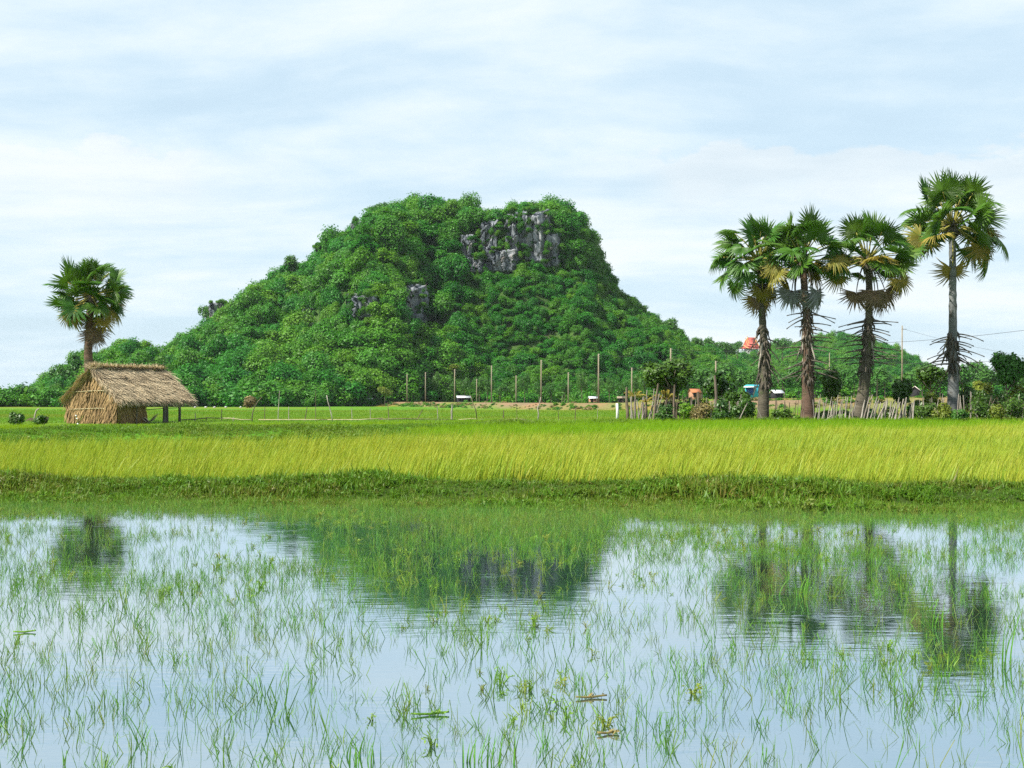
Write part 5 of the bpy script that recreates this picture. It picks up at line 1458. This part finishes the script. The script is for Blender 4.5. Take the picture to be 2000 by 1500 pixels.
# pale stones / egrets at the far edge of the field read as white specks: stones
for i, (x_, y_) in enumerate([(381, 797), (402, 796.5), (419, 797), (441, 797), (470, 795), (1095, 786.5), (1130, 786.5), (992, 787)]):
    D = 250 if x_ < 600 else 300
    p = W(x_, y_, D); g = float(ground_z(p[0], D)); rs = np.random.RandomState(i)
    V = []; n = 8
    for a_ in np.linspace(0, pi, 5):
        for b_ in np.linspace(0, 2 * pi, n, endpoint=False): V.append([.24 * sin(a_) * cos(b_) * rs.uniform(.8, 1.2), .2 * sin(a_) * sin(b_), .15 * cos(a_) * rs.uniform(.8, 1.2) + .1])
    Q = [[i_ * n + j, i_ * n + (j + 1) % n, (i_ + 1) * n + (j + 1) % n, (i_ + 1) * n + j] for i_ in range(4) for j in range(n)]
    tag(obj('pale_stone', mesh_np('pale_stone', V, Q, None, [M_stone]), None, (p[0], D, g)), 'tiny pale stone lying at the far edge of the green field', 'stone', 'pale stones at the field edge')

# ------------------------------------------------------------------ rice, banks, field grass
def area_points(n, y0, y1, rs, margin=6.0, k=.40):
    """uniform over the view wedge (widened)"""
    y = np.sqrt(rs.uniform(y0 ** 2, y1 ** 2, n)); x = rs.uniform(-1, 1, n) * (k * y + margin)
    return x, y
def plant(name, x, y, z, scl, temps, label, cat, rs, ptint, tilt=.12, lean=None):
    n = len(x)
    rot = np.stack([rs.normal(size=n) * tilt, rs.normal(size=n) * tilt, rs.uniform(-.5, .5, n) if lean else rs.uniform(0, 6.28, n)], -1)
    S = np.stack([scl, scl, scl * rs.uniform(.85, 1.15, n)], -1)
    print(name, n)
    return scatter(name, np.stack([x, y, z], -1), rot, S, rs.randint(0, len(temps), n), ptint, temps, label, cat)

rs = np.random.RandomState(201)
x, y = area_points(62000, 20, 66, rs)
m = (y - shore(x) > 2.3 + .35 * fbm(x * .8, 4.4, 3)) & (y < rice_far(x))
x, y = x[m], y[m]
temps = [grass_tuft(M_rice, 600 + i, n=14, h=(.34, .70), w=.019, lean=(.28, -.03), spread=.10, curve=.14, tip=1.0, base_t=.0, name='rice') for i in range(6)]
sc = .80 + .34 * fbm(x * .35, y * .35, 3) + .13 * rs.normal(size=len(x))
plant('rice_crop', x, y, ground_z(x, y) - .02, np.clip(sc, .5, 1.3), temps, 'yellow-green ripening rice leaning in the wind across the middle of the view', 'rice', rs,
      np.clip(.35 + .5 * fbm(x * .12, y * .18 + 3, 3) + .42 * rs.normal(size=len(x)), 0, 1), lean=True)

x, y = area_points(52000, 36, 76, rs)
m = (y > rice_far(x) - .3) & (y < levee_y(x) + np.where(x > 3, 0.2, -1.6)) & (x > -4)
m |= (y > levee_y(x) + 1.2) & (y < levee_y(x) + 22) & (x > -26) & (x < 0) & (y < 79) & (rs.rand(len(x)) < .8)
x, y = x[m], y[m]
temps = [grass_tuft(M_young, 620 + i, n=11, h=(.20, .34), w=.013, lean=(.10, 0), spread=.12, curve=.2, tip=.8, base_t=.1, name='young_rice') for i in range(4)]
left = x < -3
plant('young_rice', x, y, ground_z(x, y) - .02, np.where(left, .7, 1.0) * (1 + .1 * rs.normal(size=len(x))), temps, 'bright green young rice in the strip between the ripe rice and the fence', 'rice', rs,
      np.clip(np.where(left, .75, .1) + .2 * rs.normal(size=len(x)), 0, 1), lean=True)

# near bank: short mixed grasses and creeping weeds
x = rs.uniform(-19, 19, 26000); y = shore(x) + rs.uniform(-.5, 2.8, len(x))
d = y - shore(x)
temps = [grass_tuft(M_bank, 640 + i, n=11, h=(.08, .24), w=.022, lean=(.03, 0), spread=.09, curve=.75, tip=.9, base_t=.05, name='bank_grass') for i in range(5)]
mb_ = MB()
def weed_template(seed, mat, n=22, h=.16, spread=.12, leaf=.035, name='weed', asp=.4):
    rs_ = np.random.RandomState(seed); C = []; N = []
    mb = MB()
    for k in range(5):
        a = rs_.uniform(0, 6.28); e = np.array([cos(a) * spread, sin(a) * spread, h * rs_.uniform(.5, 1)])
        mb.tube([(0, 0, -.02), e * .5 + [0, 0, .02], e], [.004, .003, .002], 4, tint=.3, cap=False)
        for j in range(n // 5):
            f = rs_.uniform(.25, 1); C.append(e * f + rs_.normal(size=3) * .012); N.append(np.array([rs_.normal() * .6, rs_.normal() * .6, 1]))
    V, Q = leaf_quads(np.array(C), np.array(N), leaf * rs_.uniform(.7, 1.3, len(C)), asp, rs_)
    mb.add(V, Q, tint=np.repeat(np.clip(.5 + .28 * rs_.normal(size=len(C)), 0, 1), 4))
    return template(name, mb.mesh(name, [mat]))
temps += [weed_template(660 + i, M_bank, 60, .14, .14, .036, 'bank_weed') for i in range(3)]
clump = fbm(x * .9, y * 1.4, 3)
sc = (.72 + .75 * np.clip(clump, -.5, 1)) * np.interp(d, [-.5, -.1, 1.0, 2.0, 2.8], [.8, .9, 1.0, .95, 1.3])
pick_t = np.clip(.30 + .55 * fbm(x * .7 + 9, y * 1.2, 3) + .28 * rs.normal(size=len(x)), 0, 1)
plant('bank_grass', x, y, np.maximum(ground_z(x, y) - .01, WATER_Z - .03), np.clip(sc, .35, 2.2), temps, 'tangled dark green grass and weeds covering the near bank of the pond', 'grass', rs, pick_t, tilt=.25)

# levee grass
x = rs.uniform(-26, 12, 34000); y = levee_y(x) + rs.normal(size=len(x)) * np.interp(x, [-20, 3, 12], [3.8, 1.7, 1.2])
f_ = (x < 2) & (rs.rand(len(x)) < .45); y = np.where(f_, rice_far(x) + rs.rand(len(x)) * (levee_y(x) + 3 - rice_far(x)), y)
m = (y > rice_far(x) - .3) & (y < levee_y(x) + 4.5); x, y = x[m], y[m]
temps = [grass_tuft(M_levee, 680 + i, n=13, h=(.10, .24), w=.018, lean=(.05, 0), spread=.11, curve=.6, tip=.9, base_t=.1, name='levee_grass') for i in range(4)] + [weed_template(690 + i, M_levee, 45, .16, .16, .045, 'levee_weed') for i in range(2)]
sc = .75 + .9 * np.clip(fbm(x * .45, y * .5, 3), -.45, 1)
plant('levee_grass', x, y, ground_z(x, y) - .01, np.clip(sc, .3, 2.0), temps, 'rough olive grass on the low earth levee in front of the hut and stick fence', 'grass', rs, np.clip(.3 + .5 * fbm(x * .3, y * .5, 3) + .25 * rs.normal(size=len(x)), 0, 1), tilt=.2)

# foot of the stake fence: weeds and dry grass
x = rs.uniform(6, 36, 7000); y = 73.6 + rs.uniform(-1.2, 5.5, len(x)) + np.where(x < 11, 1.5, 0)
temps = [grass_tuft(M_levee, 700 + i, n=12, h=(.15, .45), w=.02, lean=(.04, 0), spread=.13, curve=.4, tip=.9, base_t=.1, name='fence_grass') for i in range(3)] + [weed_template(710 + i, M_mango, 55, .3, .2, .07, 'fence_weed') for i in range(3)] + [grass_tuft(M_drybush, 716, n=12, h=(.2, .5), w=.018, spread=.1, curve=.4, name='dry_grass')]
plant('fence_undergrowth', x, y, ground_z(x, y), np.clip(.7 + .6 * fbm(x * .6, y * .6, 3), .2, 1.5), temps, 'mixed weeds and dry grass growing through the foot of the stake fence', 'undergrowth', rs, np.clip(.4 + .3 * rs.normal(size=len(x)), 0, 1))

# pasture beyond
x, y = area_points(56000, 74, 170, rs, 4, .39)
rd_, _ = road_dist(x, y)
m = (rd_ > 5) & ~((y < 80) & (x > 5)) & ~((x > -25.5) & (x < -18.2) & (y < 82.5) & (y > 76)); x, y = x[m], y[m]
dryp = sstep(10, 30, x) * sstep(85, 110, y)
keep = rs.rand(len(x)) > dryp * .8; x, y = x[keep], y[keep]
temps = [grass_tuft(M_sedge, 720 + i, n=9, h=(.10, .22), w=.03, spread=.2, curve=.5, tip=.9, base_t=.1, segs=2, name='field_grass') for i in range(3)]
plant('field_grass', x, y, ground_z(x, y), np.clip(.9 + .4 * fbm(x * .1, y * .1, 3), .4, 1.6) * np.interp(y, [74, 170], [.8, 1.3]), temps, 'short green and yellowing grass of the flat pasture before the hill', 'grass', rs,
      np.clip(.25 + 1.0 * np.clip(fbm(x * .02 + 4, y * .045, 3) + .15, -.2, 1) + .12 * rs.normal(size=len(x)), 0, 1))

# scrub along the embankment
x = []; y = []
for a, b in zip(ROAD[1:-2], ROAD[2:-1]):
    L_ = np.hypot(*(b - a)[:2]); n = int(L_ * 5.5); t_ = rs.rand(n)
    dn = np.array([-(b - a)[1], (b - a)[0]]) / L_
    o_ = np.where(rs.rand(n) < .7, rs.uniform(3, 7, n), rs.uniform(-6, -3.5, n))
    x.append(a[0] + (b - a)[0] * t_ + dn[0] * o_); y.append(a[1] + (b - a)[1] * t_ + dn[1] * o_)
x = np.concatenate(x); y = np.concatenate(y)
temps = [template('scrub', crown_mesh('scrub', [M_forest, M_forest, M_drybush][i], 730 + i, n=320, R0=(1, 1, .6), leaf=.15, lobes=7)) for i in range(3)]
s_ = rs.uniform(.2, .6, len(x)) * (.4 + 1.2 * vnoise(x * .08, y * .08))
plant('scrub', x, y, ground_z(x, y) + s_ * .2, s_, temps, 'low scrub scattered along the dirt embankment', 'scrub', rs, rs.rand(len(x)))
# understorey filling the foot of the hills
x = rs.uniform(-125, 230, 2600); y = np.interp(px_of(x, 320), [0, 600, 850, 1300, 2100], [296, 300, 346, 352, 312]) + rs.normal(size=len(x)) * 4
temps = [template('thicket', crown_mesh('thicket', M_forest, 740 + i, n=700, R0=(1, 1, .9), leaf=.11, lobes=9)) for i in range(4)]
s_ = rs.uniform(1.2, 3.4, len(x))
plant('thicket', x, y, np.maximum(ground_z(x, y), 0) + s_ * .5, s_, temps, 'dense dark thicket along the foot of the hills', 'thicket', rs, rs.rand(len(x)) * .8)

# ------------------------------------------------------------------ plants standing in the water
def blade_template(seed, n, h, w, kink=.0, lean=.25, mat=None, name='water_grass'):
    rs_ = np.random.RandomState(seed); mb = MB()
    for i in range(n):
        a = rs_.uniform(0, 6.28); L = rs_.uniform(*h); b = np.array([rs_.normal() * .018, rs_.normal() * .018, -.05]) * (1 if n > 1 else .2)
        b[2] = -.05
        d = np.array([rs_.normal() * lean, rs_.normal() * lean, 1.0]); d /= np.linalg.norm(d)
        side = np.cross(d, [cos(a), sin(a), 0]); side /= np.linalg.norm(side)
        bendd = np.array([cos(a), sin(a), 0]) * rs_.uniform(.05, .4)
        pts = [b, b + d * (L * .35 + .05), b + d * (L * .7 + .05) + bendd * L * .15, b + d * (L + .05) + bendd * L * .5]
        if rs_.rand() < kink:
            k = pts[2]; dd = np.array([cos(a) * .9, sin(a) * .9, -rs_.uniform(.1, .8)]); pts[3] = k + dd * L * .5
        ws = [w * .8, w, w * .8, .0012]
        V = []
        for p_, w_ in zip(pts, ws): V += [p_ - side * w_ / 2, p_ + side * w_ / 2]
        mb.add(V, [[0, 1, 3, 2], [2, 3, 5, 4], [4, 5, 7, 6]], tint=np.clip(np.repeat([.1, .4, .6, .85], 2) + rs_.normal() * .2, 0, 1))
    return template(name, mb.mesh(name, [mat or M_water_grass]))
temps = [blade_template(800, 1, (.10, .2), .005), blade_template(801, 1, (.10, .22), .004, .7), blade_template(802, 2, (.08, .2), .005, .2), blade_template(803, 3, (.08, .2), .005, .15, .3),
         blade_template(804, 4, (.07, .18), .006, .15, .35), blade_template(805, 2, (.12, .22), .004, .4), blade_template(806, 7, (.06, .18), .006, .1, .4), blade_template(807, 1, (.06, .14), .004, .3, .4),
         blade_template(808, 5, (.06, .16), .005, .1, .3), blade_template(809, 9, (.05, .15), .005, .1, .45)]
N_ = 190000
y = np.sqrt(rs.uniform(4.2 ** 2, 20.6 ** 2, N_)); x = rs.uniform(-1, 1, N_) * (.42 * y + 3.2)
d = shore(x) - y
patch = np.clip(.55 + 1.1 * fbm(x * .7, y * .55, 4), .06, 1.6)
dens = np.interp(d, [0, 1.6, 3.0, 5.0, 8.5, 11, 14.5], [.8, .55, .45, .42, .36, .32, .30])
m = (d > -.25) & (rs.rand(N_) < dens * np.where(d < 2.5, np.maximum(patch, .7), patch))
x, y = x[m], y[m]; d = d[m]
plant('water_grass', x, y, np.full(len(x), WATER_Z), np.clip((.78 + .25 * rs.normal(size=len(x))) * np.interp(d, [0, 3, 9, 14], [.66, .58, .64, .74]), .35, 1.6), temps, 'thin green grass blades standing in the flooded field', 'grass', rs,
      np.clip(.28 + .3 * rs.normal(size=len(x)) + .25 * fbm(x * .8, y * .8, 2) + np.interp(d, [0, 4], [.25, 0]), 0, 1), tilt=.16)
temps = [weed_template(820 + i, M_weed, [20, 14, 26][i], .08, .045, .013, 'water_weed', .32) for i in range(3)] + [blade_template(826, 7, (.05, .12), .005, .0, .35, M_weed, 'water_weed')]
N_ = 19000
y = np.sqrt(rs.uniform(4.3 ** 2, 18.5 ** 2, N_)); x = rs.uniform(-1, 1, N_) * (.42 * y + 3.2); d = shore(x) - y
patch = sstep(.02, .5, fbm(x * .9 + 31, y * .8, 3)) + .05
m = (d > .2) & (rs.rand(N_) < patch * np.interp(d, [0, 4, 14], [.5, .34, .26])); x, y, d = x[m], y[m], d[m]
plant('water_weeds', x, y, np.full(len(x), WATER_Z - .01), np.clip(.62 + .22 * rs.normal(size=len(x)), .3, 1.1), temps, 'small leafy weeds rising through the shallow water', 'weeds', rs, np.clip(.35 + .35 * rs.normal(size=len(x)), 0, 1), tilt=.3)

# single floating or standing stalks in the near water
def on_water(px, py):
    D = (CAMZ - WATER_Z) * FPX / (py - HZ); p = W(px, py, D); p[2] = WATER_Z; return p
def floating(label, px, py, Lpx, mat, seed, leafy=6):
    rs_ = np.random.RandomState(seed); p = on_water(px, py); L = Lpx / FPX * p[1]
    mb = MB(); t_ = np.linspace(-.5, .5, 9)
    mb.tube(np.stack([t_ * L, .006 * np.sin(t_ * 5) + t_ * .03, .006 + .012 * np.abs(t_)], -1), .006 * (1 - .5 * np.abs(t_)), 5, tint=rs_.rand(9))
    C = []; N = []
    for k in range(leafy):
        C.append([rs_.uniform(-.1, .5) * L, rs_.normal() * .008, .012 + rs_.rand() * .012]); N.append([rs_.normal() * .6, rs_.normal() * .6 - .6, .7])
    V, Q = leaf_quads(np.array(C), np.array(N), .015 * rs_.uniform(.6, 1.3, leafy), .32, rs_); mb.add(V, Q, tint=rs_.rand(leafy).repeat(4))
    tag(obj('floating_stalk', mb.mesh('floating_stalk', [mat]), None, p), label, 'water plant')
floating('green leafy stalk floating in the near water left of the middle', 840, 1397, 74, M_weed, 1, 9)
floating('brown stalk floating in the near water right of the middle', 1155, 1364, 62, M_drybush, 2, 5)
floating('short yellow-brown stalk floating near the lower right of the middle', 1188, 1434, 44, M_drybush, 3, 4)
floating('short bright green stalk floating at the left side of the pond', 48, 1236, 40, M_weed, 4, 2)
# tall arching grass clumps
def tall_clump(label, px, py, hpx, n, seed, lean=.35):
    p = on_water(px, py); h = hpx / FPX * p[1]
    tm = grass_tuft(M_water_grass, seed, n=n, h=(h * .7, h * 1.2), w=.009, lean=(lean * .5, 0), spread=.05, curve=lean, tip=1.0, base_t=.3, segs=6, name='tall_grass_clump')
    tag(obj('tall_grass_clump', tm.data, None, (p[0], p[1], WATER_Z - .03)), label, 'grass clump')
    bpy.data.objects.remove(tm)
tall_clump('tall arching grass clump in the palm reflection at the right edge', 1962, 1300, 120, 12, 900)
tall_clump('arching grass clump in the water below the second palm reflection', 1570, 1165, 50, 12, 901)
tall_clump('curved grass clump in the tall palm reflection', 1820, 1225, 60, 9, 902)
tall_clump('bright green clump of blades near the bottom left of the middle', 700, 1490, 70, 12, 903, .25)
tall_clump('dense upright clump near the bottom right of the middle', 945, 1490, 75, 14, 904, .25)
# white flowering weed on the levee before the hut
q = W(150, 858, 48); q[2] = float(ground_z(q[0], 48)) - .02
rt = thing('flowering_weed', 'white flowering weed on the levee in front of the hut', 'weed', q)
mb = MB(); mb.tube([(0, 0, 0), (.02, 0, .25), (-.03, 0, .48)], .008, 4, tint=.6); mb.tube([(.0, 0, .2), (.12, 0, .35), (.22, 0, .5)], .006, 4, tint=.7)
obj('stem', mb.mesh('stem', [M_sedge]), rt)
for (a_, b_, c_) in ((-.03, 0, .5), (.0, .02, .40), (.03, 0, .22)):
    mb = MB(); V, Q = leaf_quads(np.array([[a_ + .012 * cos(k), .012 * sin(k), b_ * 0 + c_] for k in range(6)]), np.array([[cos(k), sin(k) - 1, .6] for k in range(6)], float), np.full(6, .028), .7); mb.add(V, Q, tint=.8)
    obj('flower', mb.mesh('flower', [M_flower]), rt)

# ------------------------------------------------------------------ shrubs clinging to the ledges of the cliffs
rs = np.random.RandomState(911); P = []; S = []
for cx, cy, pw, phh, D in rock_zone:
    for k in range(int(4 + pw * phh / 110)):
        e = rs.rand()
        u = rs.uniform(-.62, .62); v = rs.choice([-.62, .62, rs.uniform(-.6, .6)]) if e < .6 else rs.uniform(-.5, .7)
        if e > .8: u = rs.choice([-.6, .6])
        r_ = rs.uniform(.5, 1.7)
        P.append(W(cx + u * pw, cy + v * phh, D - 2.6 - rs.uniform(.3, 1.6))); S.append(r_)
P = np.array(P); S = np.array(S)
scatter('ledge_shrubs', P, np.stack([0 * S, 0 * S, rs.uniform(0, 6, len(S))], -1), np.repeat(S[:, None], 3, 1), rs.randint(0, 10, len(S)), rs.rand(len(S)), forest_templates(M_forest, 970), 'small shrubs clinging to the grey cliff ledges', 'shrubs')

# ------------------------------------------------------------------ air
hz = MB(); hz.box((0, 1200, 34), (5800, 3100, 84))
HM = bpy.data.materials.new('haze_air'); HM.use_nodes = True
HM.cycles.homogeneous_volume = True
t = NT(HM.node_tree)
v = t.n('ShaderNodeVolumePrincipled', {'Color': (0.80, 0.90, 1.0, 1), 'Density': 0.00005, 'Anisotropy': 0.0})
out = t.n('ShaderNodeOutputMaterial'); HM.node_tree.links.new(v.outputs[0], out.inputs['Volume'])
o = obj('haze', hz.mesh('haze', [HM])); o['kind'] = 'stuff'; o['label'] = 'thin pale haze in the air over the fields'
